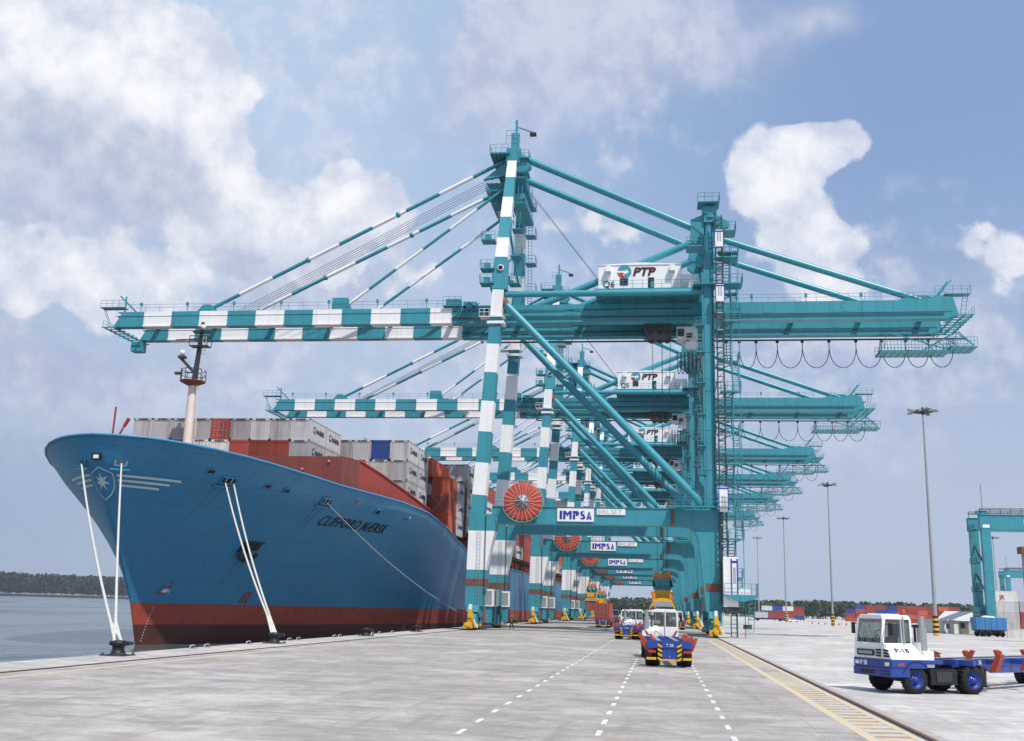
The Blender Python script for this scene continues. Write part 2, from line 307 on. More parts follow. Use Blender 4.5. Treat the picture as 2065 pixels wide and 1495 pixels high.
# ------------------------------------------------------------------ ground
EDGE = -27.6; RL = -24.0; RR = 6.45; WL = -1.7
def ground_mat(name, base, dark, lo=.36, hi=.72):
    m = bpy.data.materials.new(name); m.use_nodes = True; t = m.node_tree; n = t.nodes; l = t.links; b = n['Principled BSDF']; b.inputs['Roughness'].default_value = .85; b.inputs['Specular IOR Level'].default_value = .25
    g = n.new('ShaderNodeNewGeometry')
    def nz(sc, st, dt=8, rg=.6):
        mp = n.new('ShaderNodeMapping'); mp.inputs['Scale'].default_value = st; l.new(g.outputs['Position'], mp.inputs[0])
        q = n.new('ShaderNodeTexNoise'); q.inputs['Scale'].default_value = sc; q.inputs['Detail'].default_value = dt; q.inputs['Roughness'].default_value = rg; l.new(mp.outputs[0], q.inputs['Vector']); return q.outputs['Fac']
    def mix(f, a, c, tp='MIX'):
        q = n.new('ShaderNodeMix'); q.data_type = 'RGBA'; q.blend_type = tp
        for v, i in ((f,0),(a,6),(c,7)):
            if isinstance(v,tuple): q.inputs[i].default_value = (*v,1)
            elif isinstance(v,(int,float)): q.inputs[i].default_value = v
            else: l.new(v, q.inputs[i])
        return q.outputs[2]
    def ramp(f, a, c, top=1.):
        q = n.new('ShaderNodeMapRange'); q.interpolation_type = 'SMOOTHSTEP'; l.new(f, q.inputs[0]); q.inputs[1].default_value = a; q.inputs[2].default_value = c; q.inputs[4].default_value = top; return q.outputs[0]
    c = mix(ramp(nz(.09,(1,1,1)), lo, hi), dark, base)
    c = mix(ramp(nz(.32,(.45,1.3,1)), .48, .66, .42), c, tuple(v*.62 for v in dark))          # scuffed, broomed patches across the lanes
    c = mix(ramp(nz(1.1,(1.6,.12,1)), .52, .68, .5), c, tuple(v*.55 for v in dark))         # tyre tracks along the lanes
    c = mix(ramp(nz(.25,(1,1,1),6,.7), .60, .68, .5), c, (.19,.17,.16))
    c = mix(ramp(nz(2.3,(.5,1.4,1),7,.7), .5, .66, .4), c, tuple(v*.6 for v in dark))                       # oil stains
    c = mix(ramp(nz(.42,(.8,1.5,1),5), .645, .70, .75), c, (.36,.19,.10))                            # rust stains
    c = mix(ramp(nz(9,(1,1,1),5,.7), .40, .68, .6), c, tuple(v*.66 for v in base))
    c = mix(ramp(nz(.42,(.8,1.1,1),9,.72), .44, .60, .62), c, tuple(v*.70 for v in dark))
    c = mix(ramp(nz(.13,(1,.9,1),7,.65), .50, .64, .5), c, tuple(min(1,v*1.14) for v in base))
    c = mix(ramp(nz(.9,(.7,1.2,1),9,.75), .46, .64, .6), c, tuple(v*.66 for v in dark))
    c = mix(ramp(nz(1.7,(.8,1.3,1),7,.7), .55, .7, .45), c, tuple(min(1,v*1.28) for v in base))               # fine grain
    l.new(c, b.inputs['Base Color'])
    bp = n.new('ShaderNodeBump'); bp.inputs['Strength'].default_value = .25; bp.inputs['Distance'].default_value = .02; l.new(nz(12,(1,1,1),6), bp.inputs['Height']); l.new(bp.outputs[0], b.inputs['Normal'])
    return m
CONC = ground_mat('quay_concrete', (.505,.47,.44), (.345,.32,.30))
COPE = ground_mat('coping_concrete', (.60,.57,.54), (.45,.42,.40))
CONCR = ground_mat('yard_concrete', (.66,.63,.60), (.50,.475,.455))
def sheet(name, x0, x1, y0, y1, z, m, nx=1, ny=1):
    mb = MB(); mb.add([(x0,y0,z),(x1,y0,z),(x1,y1,z),(x0,y1,z)], [(0,1,2,3)]); return struct(mb.build(name, m))
mb = MB(); mb.box(EDGE, RL-.16, -300, 3000, -8, .0); struct(mb.build('quay_edge', COPE))
mb = MB(); mb.box(RL-.155, 2400, -300, 4300, -8, -.004); struct(mb.build('ground', CONC))
sheet('yard_pavement', RR+.14, 900, -100, 2500, .0, CONCR)
# rails set in a dark groove
for x in (RL, RR):
    mb = MB(); mb.box(x-.13, x+.13, -60, 900, -.3, .004, 1); mb.box(x-.05, x+.05, -60, 900, .0042, .03, 0)
    o = mb.build('crane_rail', [BRONZE, DARK]); struct(o)
mb = MB(); mb.add([(RR+.15,-60,.004),(RR+.42,-60,.004),(RR+.42,900,.004),(RR+.15,900,.004)],[(0,1,2,3)]); struct(mb.build('rail_kerb_strip', mat('stained_kerb',(.38,.34,.315),.85,.4,1.5,bump=.2,bscale=8)))
PAINTW = mat('road_paint_white', (.82,.82,.80), .8, .12, 2.5, bump=.1, bscale=10)
PAINTY = mat('road_paint_yellow', (.62,.42,.14), .8, .25, 1.6, bump=.1, bscale=10)
def worn(m, ground, sc, a, c):
    t = m.node_tree; n = t.nodes; l = t.links; b = n['Principled BSDF']; src = b.inputs['Base Color'].links[0].from_socket
    g = n.new('ShaderNodeNewGeometry'); q = n.new('ShaderNodeTexNoise'); q.inputs['Scale'].default_value = sc; q.inputs['Detail'].default_value = 8; q.inputs['Roughness'].default_value = .7; l.new(g.outputs['Position'], q.inputs['Vector'])
    r = n.new('ShaderNodeMapRange'); l.new(q.outputs['Fac'], r.inputs[0]); r.inputs[1].default_value = a; r.inputs[2].default_value = c
    x = n.new('ShaderNodeMix'); x.data_type = 'RGBA'; l.new(r.outputs[0], x.inputs[0]); l.new(src, x.inputs[6]); x.inputs[7].default_value = (*ground,1); l.new(x.outputs[2], b.inputs['Base Color'])
worn(PAINTW, (.45,.43,.41), 2.6, .44, .62); worn(PAINTY, (.5,.47,.44), 2.0, .36, .58)
mb = MB()
for x in (-4.64,-1.48,1.68):
    y = 14.2 + (0 if x < -2 else .9)
    while y < 420:
        L = 1.0 + random.uniform(-.08,.08)
        mb.add([(x-.065,y,0),(x+.065,y,0),(x+.065,y+L,0),(x-.065,y+L,0)], [(0,1,2,3)]); y += 2.62
struct(mb.build('white_lane_marking', PAINTW))
mb = MB()
mb.add([(-22.75,-20,0),(-22.45,-20,0),(-22.45,700,0),(-22.75,700,0)], [(0,1,2,3)])
for x, wd in ((5.0,.3),(6.16,.2)): mb.add([(x-wd/2,-20,0),(x+wd/2,-20,0),(x+wd/2,116,0),(x-wd/2,116,0)], [(0,1,2,3)])
y = 10.
while y < 114:
    if not 56.5 < y < 60:
        mb.add([(5.16,y,0),(6.05,y+.2,0),(6.05,y+.72,0),(5.16,y+.52,0)], [(0,1,2,3)])
    y += .95
struct(mb.build('yellow_lane_marking', PAINTY))
# joints sawn in the slab
mb = MB()
for k in range(60):
    yy = -10+k*7.5; mb.add([(-22.3,yy,-.002),(4.8,yy,-.002),(4.8,yy+.02,-.002),(-22.3,yy+.02,-.002)], [(0,1,2,3)])
for xx in (-17.5,-11.,-7.8,3.9): mb.add([(xx,-20,-.002),(xx+.02,-20,-.002),(xx+.02,450,-.002),(xx,450,-.002)], [(0,1,2,3)])
struct(mb.build('slab_joint', mat('joint_sealant',(.27,.26,.25),.9,.3,2.)))

# ------------------------------------------------------------------ water
m = bpy.data.materials.new('sea_water'); m.use_nodes = True; t = m.node_tree; n = t.nodes; l = t.links; b = n['Principled BSDF']
b.inputs['Base Color'].default_value = (.095,.125,.125,1); b.inputs['Roughness'].default_value = .12; b.inputs['IOR'].default_value = 1.33
g = n.new('ShaderNodeNewGeometry')
hs = []
for sc, st in ((.9,(1,.6,1)),(.16,(1,.5,1)),(.03,(1,.35,1))):
    mp = n.new('ShaderNodeMapping'); mp.inputs['Scale'].default_value = st; mp.inputs['Rotation'].default_value = (0,0,.6); l.new(g.outputs['Position'], mp.inputs[0])
    q = n.new('ShaderNodeTexNoise'); q.inputs['Scale'].default_value = sc; q.inputs['Detail'].default_value = 5; l.new(mp.outputs[0], q.inputs['Vector']); hs.append(q.outputs['Fac'])
a = n.new('ShaderNodeMath'); a.operation = 'MULTIPLY_ADD'; a.inputs[1].default_value = 3.; l.new(hs[1], a.inputs[0]); l.new(hs[0], a.inputs[2])
bp = n.new('ShaderNodeBump'); bp.inputs['Strength'].default_value = .55; bp.inputs['Distance'].default_value = .35; l.new(a.outputs[0], bp.inputs['Height']); l.new(bp.outputs[0], b.inputs['Normal'])
mr = n.new('ShaderNodeMapRange'); l.new(hs[2], mr.inputs[0]); mr.inputs[1].default_value = .35; mr.inputs[2].default_value = .7; mr.inputs[3].default_value = .06; mr.inputs[4].default_value = .28; l.new(mr.outputs[0], b.inputs['Roughness'])
mb = MB(); mb.add([(-3400,-400,WL),(EDGE+.5,-400,WL),(EDGE+.5,4300,WL),(-3400,4300,WL)], [(0,1,2,3)]); struct(mb.build('water', m))

# ------------------------------------------------------------------ far woods
def leafmat(name, a, c):
    m = bpy.data.materials.new(name); m.use_nodes = True; t = m.node_tree; n = t.nodes; l = t.links; b = n['Principled BSDF']; b.inputs['Roughness'].default_value = .8
    g = n.new('ShaderNodeNewGeometry'); q = n.new('ShaderNodeMix'); q.data_type = 'RGBA'; q.inputs[6].default_value = (*a,1); q.inputs[7].default_value = (*c,1)
    z = n.new('ShaderNodeTexNoise'); z.inputs['Scale'].default_value = .12; z.inputs['Detail'].default_value = 5; l.new(g.outputs['Position'], z.inputs['Vector']); l.new(z.outputs['Fac'], q.inputs[0]); l.new(q.outputs[2], b.inputs['Base Color']); return m
LEAF = leafmat('forest_leaves', (.025,.05,.022), (.06,.10,.04)); LEAFD = leafmat('mangrove_leaves', (.010,.024,.024), (.020,.038,.034))
def wood(name, pts, depth, hts, n, leaf, m, crown=(7,13), seed=1):
    """a belt of forest: many tree crowns, each a cloud of leaf clumps round a trunk"""
    rn = random.Random(seed); mb = MB(); seg = [(Vector(p), Vector(q)) for p, q in zip(pts[:-1],pts[1:])]; L = [ (q-p).length for p, q in seg]
    for _ in range(n):
        p, q = rn.choices(seg, L)[0]; u = rn.random(); i = seg.index((p,q)); h = (hts[i]+(hts[i+1]-hts[i])*u)*rn.uniform(.80,1.04)
        d = (q-p).normalized(); nn = Vector((-d.y,d.x,0)); base = p+(q-p)*u+nn*rn.random()*depth; r = rn.uniform(*crown)*.5
        mb.tube(base, base+Vector((0,0,h*.7)), .25, 1, 4, caps=False)
        for _ in range(44):
            a = rn.random()*6.28; ph = rn.uniform(-1,1); rr = r*rn.uniform(.55,1.05); zc = h*.62
            c = base+Vector((math.cos(a)*rr*math.sqrt(1-ph*ph), math.sin(a)*rr*math.sqrt(1-ph*ph), zc+ph*h*.40))
            s = leaf*rn.uniform(.6,1.3); e1 = Vector((rn.uniform(-1,1),rn.uniform(-1,1),rn.uniform(-.6,.6))).normalized()*s; e2 = e1.cross(Vector((rn.uniform(-1,1),rn.uniform(-1,1),rn.uniform(-1,1)))).normalized()*s
            mb.add([c-e1-e2*.6,c+e1-e2*.6,c+e1*.6+e2,c-e1*.6+e2], [(0,1,2,3)])
    o = mb.build(name, [m, BRONZE]); return struct(o,'stuff')
o = wood('far_shore_forest', [(-1750,900,WL),(-1400,1650,WL),(-1000,2400,WL),(-200,3300,WL)], 90, [45,44,43,50], 4200, 2.6, LEAFD, (10,18), 3)
tag(o, 'dark forested far shore across the water at the left edge', 'forest')
o = wood('yard_forest', [(-260,1500,0),(60,1150,0),(330,880,0),(900,760,0)], 60, [17,17,15,17], 1500, 1.45, LEAF, (7,12), 4)
tag(o, 'long green treeline on the horizon behind the container yard', 'forest')
mb = MB()
for (x0,y0,x1,y1) in ((-1900,880,-1400,1650),(-1400,1650,-1000,2400),(-1000,2400,-100,3400)):
    mb.beam((x0-30,y0+30,WL),(x1-30,y1+30,WL), 160, 7)
struct(mb.build('far_shore', LEAFD))

if HAZE:
    m = bpy.data.materials.new('haze_air'); m.use_nodes = True; t = m.node_tree; t.nodes.clear(); o_ = t.nodes.new('ShaderNodeOutputMaterial'); v = t.nodes.new('ShaderNodeVolumePrincipled')
    v.inputs['Color'].default_value = (.86,.91,1,1); v.inputs['Density'].default_value = HAZE; v.inputs['Anisotropy'].default_value = .2; t.links.new(v.outputs[0], o_.inputs['Volume'])
    mb = MB(); mb.box(-3600,2600,-600,4500,-9.5,95); struct(mb.build('haze', m), 'stuff')
w.cycles.sampling_method = 'MANUAL'; w.cycles.sample_map_resolution = 512
scene.cycles.max_bounces = 5; scene.cycles.diffuse_bounces = 2; scene.cycles.glossy_bounces = 3; scene.cycles.volume_bounces = 0
# ------------------------------------------------------------------ ship-to-shore gantry cranes
CX0 = -8.8; OFF = (8.8, -9., 0.)          # crane drawings: x as in the world, y = 0 near frame .. 18 far frame
def cpart(mb, name, mats, root): return mb.build(name, mats, root, OFF)
TW = [TEAL, WHITE]
GY0, GY1 = 5.2, 13.0                        # girder centre lines
YF = 18.
def wsx(z): return -22.9 + (z-14)*1.75/29.5  # the waterside legs lean landwards
LEGB = [40.1, 36.3, 32.5, 28.7, 24.7, 20.7, 16.6]
def make_crane():
    R = empty('quay_crane', (CX0, 0, 0))
    P = lambda mb, name, mats=TEAL: cpart(mb, name, mats, R)
    for y, far in ((0.,0), (YF,1)):
        # waterside leg, striped, on a tapering teal/white lower leg
        mb = MB(); z0, z1 = 14.2, 43.7
        stripes(mb, (wsx(z0),y,z0), (wsx(z1),y,z1), [(z-z0)/(z1-z0) for z in LEGB[::-1]], 1.72, 1.5, 1.9, 1.6, 0)
        lo = [(-24.05,2.9),(-21.9,2.9),(-21.75,5.5)]
        def low(za, zb, mi):
            f = lambda z: (-24.05+(z-2.9)*.02, -21.95+max(0,(z-4.8))**1.25*.115)
            a0, a1 = f(za); b0, b1 = f(zb); mb.prism([(a0,za),(a1,za),(b1,zb),(b0,zb)], 'y', y-1.05, y+1.05, mi)
        for za, zb, mi in ((2.9,5.0,0),(5.0,7.3,0),(7.3,9.7,1),(9.7,12.1,1),(12.1,14.2,0)): low(za, zb, mi)
        mb.box(-24.06,-21.5,y-1.07,y+1.07,5.3,6.2,2)
        P(mb, 'waterside_leg', [TEAL,WHITE,BRONZE])
        mb = MB(); ladder(mb, (wsx(14)+.4, y-1.2, 3), (wsx(14)+.4, y-1.2, 12), .4, r=.02); P(mb, 'leg_ladder', GREY)
        mb = MB(); mb.tube((-21.7,y-1.15,3),(-21.7,y-1.15,14),.05,0,5); P(mb, 'cable_conduit', DARK)
        # landside leg: haunched below, straight above
        mb = MB(); mb.prism([(5.35,2.9),(7.3,2.9),(7.5,13.),(7.5,15.2),(2.6,15.2),(2.6,13.05),(3.5,12.9),(4.1,12.4),(4.5,11.6)], 'y', y-.95, y+.95)
        mb.beam((6.2,y,15.2),(6.2,y,46.),1.25,1.5,0,up=(0,1,0)); mb.tube((6.3,y,46),(6.3,y,53.2),.62,0,14)
        mb.box(5.33,7.42,y-.97,y+.97,5.3,6.3,1)
        for z in (20,25,30,35,40): mb.box(5.52,6.88,y-.8,y+.8,z,z+.12)
        P(mb, 'landside_leg', [TEAL,BRONZE])
        # portal beam with sagged haunch on the waterside
        mb = MB(); mb.box(-21.0,2.7,y-1.0,y+1.0,13.05,15.15); mb.prism([(-21.6,13.05),(-20.2,13.05),(-20.9,12.5),(-21.6,11.3)], 'y', y-.95, y+.95)
        for x in (-14.5,-9,-3.): mb.box(x,x+.06,y-1.03,y+1.03,13.0,15.2)
        mb.box(-21,2.7,y-1.12,y+1.12,15.15,15.22)
        P(mb, 'portal_beam')
        mb = MB(); rail(mb, [(-20.5,y-1.05,15.22),(5,y-1.05,15.22)], 1.1, 2.2, .025); P(mb, 'portal_railing')
        # tie tube, diagonal brace
        mb = MB(); mb.tube((wsx(43),y,43.2),(6.2,y,43.2),.42,0,14); P(mb, 'tie_tube', TEALD)
        mb = MB(); mb.tube((wsx(42)+.9,y,42.0),(5.0,y,15.9),.52,0,14); mb.tube((wsx(42)+.5,y,42.6),(wsx(42)+1.1,y,41.7),.6,1,10); mb.tube((4.6,y,16.3),(5.3,y,15.5),.62,0,12); P(mb, 'diagonal_brace', [TEALD,BRONZE])
        # A-frame mast
        yt = 4.4 if not far else 14.2
        mb = MB(); a = (-20.95,y+(.4 if not far else -.4),48.2); b = (-20.4,yt,64.6)
        stripes(mb, a, b, [(z-48.2)/16.4 for z in (51.2,54.5,57.7,61.)], 1.65, 1.25, 1.5, 1.2, 1)
        mb.beam((wsx(43.7),y,43.7), a, 2.2, 1.7, 0, up=(0,1,0), w1=1.7)
        if not far:
            mb.lathe([(.32,-1.05),(.42,-1.05),(.42,-.7)], (-20.9,y+.2,46.7), 'y', 16, 1); mb.lathe([(.001,-.95),(.34,-.95)], (-20.9,y+.2,46.7), 'y', 16, 2)
        P(mb, 'mast', [TEAL,WHITE,BLACK])
        mb = MB(); mb.box(wsx(41)-1.15,wsx(41)+1.1,y-1.05,y+1.05,39.0,39.35); P(mb, 'leg_collar', WHITE)
        mb = MB(); mb.box(wsx(41)-2.2,wsx(41)+1.1,y-1.1,y+.6,39.9,40.0); rail(mb, [(wsx(41)-2.2,y-1.1,40),(wsx(41)-.9,y-1.1,40)], 1., .8, .03); P(mb, 'leg_platform', WHITE)
        mb = MB(); xx = -19.6
        for k in range(5):
            z = 44.6+k*4.1; ladder(mb, (xx+.35+k*.05, y+(yt-y)*(z-44)/20-.2, z), (xx+.35+k*.05, y+(yt-y)*(z-40)/20-.2, z+4.1), .55, (0,1,0) if False else (1,0,0))
            yy = y+(yt-y)*(z-44)/20; mb.box(xx-.2,xx+1.3,yy-1.0,yy+1.0,z-.08,z); rail(mb, [(xx,yy-1,z),(xx+1.3,yy-1,z),(xx+1.3,yy+1,z)], 1.1, 1.2, .03)
        P(mb, 'mast_ladder', TEAL)
        for z in (44.6,46.6,50.6):
            mb = MB(); mb.box(-23.6,-21.7,y-1.2,y+.8,z-.1,z); rail(mb, [(-21.7,y-1.2,z),(-23.6,y-1.2,z),(-23.6,y+.8,z)], 1.1, 1., .03); mb.box(-23.2,-22.4,y-.6,y+.2,z,z+.9); P(mb, 'mast_platform')
    # portal side: sill beams and bogies
    for x in (-22.9, 6.35):
        mb = MB(); mb.box(x-1.,x+1.,1.06,YF-1.06,3.0,4.9); P(mb, 'sill_beam')
        for y in (0.,YF):
            mb = MB()
            mb.prism([(y-1.6,3.0),(y+1.6,3.0),(y+1.9,2.2),(y+.5,1.5),(y-.5,1.5),(y-1.9,2.2)], 'x', x-.75, x+.75)
            for s in (-1,1):
                yc = y+s*1.75; mb.prism([(yc-1.3,.5),(yc+1.3,.5),(yc+1.3,1.0),(yc+.5,1.95),(yc-.5,1.95),(yc-1.3,1.0)], 'x', x-.55, x+.55)
                for q in (-.75,.75): mb.lathe([(.3,-.2),(.36,-.1),(.36,.1),(.3,.2)], (x,yc+q,.38), 'x', 18, 1); mb.lathe([(.001,-.6),(.2,-.6),(.2,.6),(.001,.6)], (x,yc+q,.55), 'x', 10, 2)
            b = P(mb, 'bogie', [TEAL,DARK,YEL])
            sg = -1 if y == 0 else 1
            mb = MB(); ye = y+sg*3.25
            mb.box(x-.3,x+.3,min(ye,ye-sg*.5),max(ye,ye-sg*.5),.25,2.1); mb.box(x-.22,x+.22,min(ye,ye+sg*.25),max(ye,ye+sg*.25),1.5,2.5); mb.tube((x,ye,.75),(x,ye+sg*.8,.75),.2,1,10); mb.tube((x,ye+sg*.8,.75),(x,ye+sg*.95,.75),.32,0,12)
            mb.beam((x-.8,ye,.45),(x+.4,ye+sg*.1,1.6),.12,.2); mb.beam((x+.7,ye,.35),(x+.3,ye,1.3),.12,.16); mb.box(x-.75,x-.42,min(ye,ye-sg*.9),max(ye,ye-sg*.9),.2,.9); mb.tube((x+.45,ye,1.3),(x+.95,ye,.3),.07,2,6); mb.box(x-.17,x+.17,ye-.2,ye+.2,2.5,3.1,2)
            f = mb.build('rail_clamp', [YEL,DARK,WHITE], b, OFF)
        # white electrical cabinets on the sill
    for yy in (1.2,4.6,15.4): mb = MB(); mb.box(-21.88,-20.9,yy,yy+1.3,2.9,5.0); mb.box(-21.85,-21.0,yy-.03,yy,3.1,4.8,1); mb.box(-21.8,-21.1,yy+.2,yy+1.1,.9,2.9,2); P(mb, 'electrical_cabinet', [WHITE,GREY,TEAL])
    # ---------- boom (over the water), striped, hinged; and the fixed girder
    XT, XH, XR = -77.6, -28.3, 37.2
    bb = [XT + 4.2*k for k in range(1,12)]
    for y in (GY0,GY1):
        mb = MB(); fr = [XT]+bb+[XH]; k = 0
        for a, b in zip(fr[:-1],fr[1:]):
            if a == XT: mb.prism([(a-.3,40.75),(b,40.75),(b,42.85),(a+.9,42.85)], 'y', y-.55, y+.55, k)
            else: mb.box(a,b,y-.55,y+.55,40.75,42.85,k)
            mb.box(a,b,y-.75,y+.75,40.6,40.75,k); mb.box(a,b,y-.62,y+.62,42.2,42.26,k); k = 1-k
        mb.box(XT,XH,y-.3,y+.3,42.85,42.9,0)
        P(mb, 'boom_girder', TW)
        mb = MB(); mb.box(XH,XR,y-.6,y+.6,40.7,43.1); mb.box(XH,XR,y-.8,y+.8,40.55,40.7); mb.box(XH,XR,y-.66,y+.66,41.5,41.58)
        mb.prism([(XR,40.7),(XR+.8,41.),(XR+.2,43.4),(XR-2,43.7),(XR-3,43.1),(XR,43.1)], 'y', y-.6, y+.6)
        for x in range(-26,36,4): mb.box(x,x+.05,y-.63,y+.63,40.7,43.05)
        P(mb, 'main_girder')
        sd = -1 if y == GY0 else 1
        for xa, xb, zr in ((XT,XH,42.9),(8,XR-.5,43.1)): mb = MB(); rail(mb, [(xa,y+sd*.5,zr),(xb,y+sd*.5,zr)], 1.05, 2.1, .025); P(mb, 'girder_railing')
        for x in list(range(-74,-30,7))+[12,19,26]: mb = MB(); mb.tube((x,y+sd*.5,42.9),(x,y+sd*.5,44.1),.05,0,5); mb.box(x-.16,x+.16,y+sd*.5-.15,y+sd*.5+.15,43.75,44.2); P(mb, 'walkway_lamp')
    for x in (-75,-66,-57,-48,-39,-30,-20,-11,9,18,27,35): mb = MB(); mb.box(x-.3,x+.3,GY0+.5,GY1-.5,42.3,42.85); P(mb, 'cross_tie')
    for y in (GY0,GY1):
        mb = MB(); mb.box(-28.3,-21.2,y-.5,y+.5,40.8,42.75); mb.box(-26.8,-25.0,y-.6,y+.6,42.75,43.7); mb.box(-23.6,-23.3,y-.6,y+.6,41.,42.7,1); mb.lathe([(.001,-.95),(.5,-.95),(.5,.95),(.001,.95)], (-25.9,y,43.), 'y', 14)
        for k in range(4): mb.beam((-28.4+k*.9,y-.82,41.2+.3*k),(-27.2+k*.9,y-.82,42.4+.35*k),.1,.1)
        mb.tube((-25,y-.8,41.2),(-21,y-.8,42.9),.14,0,6); P(mb, 'boom_hinge', [TEAL,DARK])
    mb = MB(); mb.box(-29.6,-27.,4.2,6.2,43.0,43.15); mb.box(-29.2,-27.2,4.5,5.9,43.3,44.1); rail(mb, [(-29.6,4.2,43.15),(-27.,4.2,43.15)], 1.2, .8, .03); P(mb, 'hinge_platform')
    # tip platforms
    mb = MB()
    for x in (XT-1.6,XT-.1): mb.box(x-.1,x+.1,GY0-1,GY1+1.2,40.45,40.6)
    for y in np.linspace(GY0-1,GY1+1.2,9): mb.box(XT-1.8,XT+.4,y-.06,y+.06,40.4,40.55)
    rail(mb, [(XT-1.7,GY0-1,40.6),(XT-1.7,GY1+1.2,40.6)], 1.0, 1.2, .03)
    ladder(mb, (XT-1.0,GY0,40.6),(XT-2.3,GY0,43.6),.6,(0,1,0)); mb.box(XT-2.6,XT+1,GY0-.7,GY0+.8,43.5,43.6); rail(mb, [(XT-2.6,GY0-.7,43.6),(XT+1.2,GY0-.7,43.6)],1.,1.,.03)
    mb.beam((XT+2.6,GY0,43),(XT,GY0,45.4),.2,.2); mb.tube((XT+.9,GY0,43),(XT+.9,GY0,45.3),.12,0,6); mb.box(XT-1.4,XT+.3,GY1-.9,GY1+.6,38.9,40.4)
    P(mb, 'boom_tip_platform')
    mb = MB()
    for x in (XR+.4,XR+1.4,XR+2.4): mb.box(x-.1,x+.1,GY0-1,GY1+1.2,40.9,41.05)
    for y in np.linspace(GY0-1,GY1+1.2,9): mb.box(XR-.3,XR+2.6,y-.06,y+.06,40.85,41.0)
    for y in (GY0,GY1):
        mb.beam((XR+2.6,y,41),(XR-2.,y,38.3),.2,.2); ladder(mb,(XR+1.4,y,41),(XR+1.9,y,43.9),.6,(1,0,0)); mb.box(XR-.8,XR+2.4,y-.7,y+.7,43.8,43.9)
    rail(mb, [(XR-2,GY0-.7,43.9),(XR+2.4,GY0-.7,43.9),(XR+2.4,GY0+.7,43.9)], 1., 1., .03); rail(mb,[(XR+2.6,GY0-1,41.05),(XR+2.6,GY1+1.2,41.05)],1.,1.2,.03)
    mb.beam((XR-2,GY0,43.2),(XR-.2,GY0,45.6),.35,.35); mb.beam((XR-1.5,GY0+.3,44),(XR+.4,GY0+.3,46.),.15,.15)
    P(mb, 'rear_tip_platform')
    y0, y1 = GY1-1.6, GY1+2.2
    for x0, x1, z in ((29.5,38.5,38.2),(38.6,42.,38.7)):
        mb = MB(); mb.box(x0,x1,y0,y1,z-.25,z-.1)
        for x in np.arange(x0,x1,.9): mb.box(x,x+.08,y0,y1,z-.3,z)
        for yy in (y0,y1): rail(mb, [(x0,yy,z),(x1,yy,z)], 1.2, .45, .03); mb.tube((x0+.5,yy,z),(x0+.8,yy,40.6),.06,0,5); mb.tube((x1-.5,yy,z),(x1-2.8,yy,40.6),.06,0,5)
        mb.beam((x0+1,y0,40.6),(x1-.5,y0,z),.15,.15); P(mb, 'festoon_platform')
    # ---------- stays
    AX, AZ = -20.4, 65.6
    for y, ya in ((GY0,5.0),(GY1,13.6)):
        mb = MB(); stripe_tube(mb, (AX-1.0,ya,64.6), (-64.2,y,43.0), .27, 5.6, 0, 10)
        for f in (.36,.66): p = Vector((AX-1,ya,64.6)).lerp(Vector((-64.2,y,43.)),f); mb.ball(p, .42, 0, 8)
        mb.prism([(-65.6,42.85),(-62.4,42.85),(-63.6,43.9),(-64.6,43.9)], 'y', y-.3, y+.3)
        P(mb, 'forestay', TW)
        mb = MB(); stripe_tube(mb, (AX-1.3,ya,60.2), (-44.2,y,43.0), .21, 4.9, 0, 10); mb.prism([(-45.6,42.85),(-42.8,42.85),(-43.4,44.6),(-45.6,44.6)], 'y', y-.35, y+.35); P(mb, 'inner_forestay', TW)
        mb = MB(); mb.tube((AX+.6,ya,65.2),(5.8,y,53.2),.5,0,14); P(mb, 'backstay_tube', TEALD)
        mb = MB(); mb.tube((6.9,y,52.6),(33.5,y,43.2),.45,0,14); mb.prism([(30.5,43.1),(35.5,43.1),(34.2,43.8),(32,43.8)], 'y', y-.4, y+.4); P(mb, 'rear_stay_tube', TEALD)
        mb = MB(); mb.tube((5.7,y,52.3),(-17.6,y,42.6),.48,0,14); P(mb, 'tower_brace_tube', TEALD)
    for k in range(5): mb = MB(); mb.tube((AX-1.6,7.2+k*.7,63.9),(-61.5,7.2+k*.7,43.0),.035,0,4,caps=False); P(mb, 'boom_hoist_rope', STEELROPE)
    for k in range(2): mb = MB(); mb.tube((AX+.9,8+k*1.2,62.5),(-7.6,8+k*.8,46.5),.03,0,4,caps=False); P(mb, 'boom_hoist_rope', STEELROPE)
    # ---------- mast head
    mb = MB(); mb.box(AX-.9,AX+1.1,3.6,15.,63.6,65.8); mb.box(AX-.3,AX+.8,3.9,4.9,65.8,68.2); mb.prism([(AX+.4,65.8),(AX+2.6,63.2),(AX+1.4,62),(AX+.4,62.4)], 'y', 3.9, 5.2)
    mb.box(AX-.9,AX+1.0,13.2,14.9,62.8,66.6); mb.box(AX+.2,AX+.5,4.3,4.6,68.2,70.4); mb.beam((AX+.3,4.4,69.4),(AX+2.8,4.4,68.4),.16,.16); mb.box(AX+2.3,AX+3.2,4.1,4.7,67.9,68.3,1)
    for dz in (58.4,61.): mb.box(AX-.4,AX+1.8,4.,15.,dz,dz+.7)
    mb.beam((AX+.5,4.4,58.6),(AX+.5,14,63.5),.35,.35); mb.beam((AX+.5,14,58.6),(AX+.5,4.6,63.5),.35,.35)
    mb.beam((-20.6,4,54.),(-20.6,14.6,49.),.3,.3); mb.beam((-20.6,14.6,54.),(-20.6,3.6,49.),.3,.3)
    P(mb, 'mast_head', [TEAL,BLACK])
    mb = MB(); mb.box(AX-3.2,AX-.4,3.2,15.6,64.9,65.05)
    for x in np.arange(AX-3.1,AX-.4,.55): mb.box(x,x+.1,3.2,15.6,64.75,64.9)
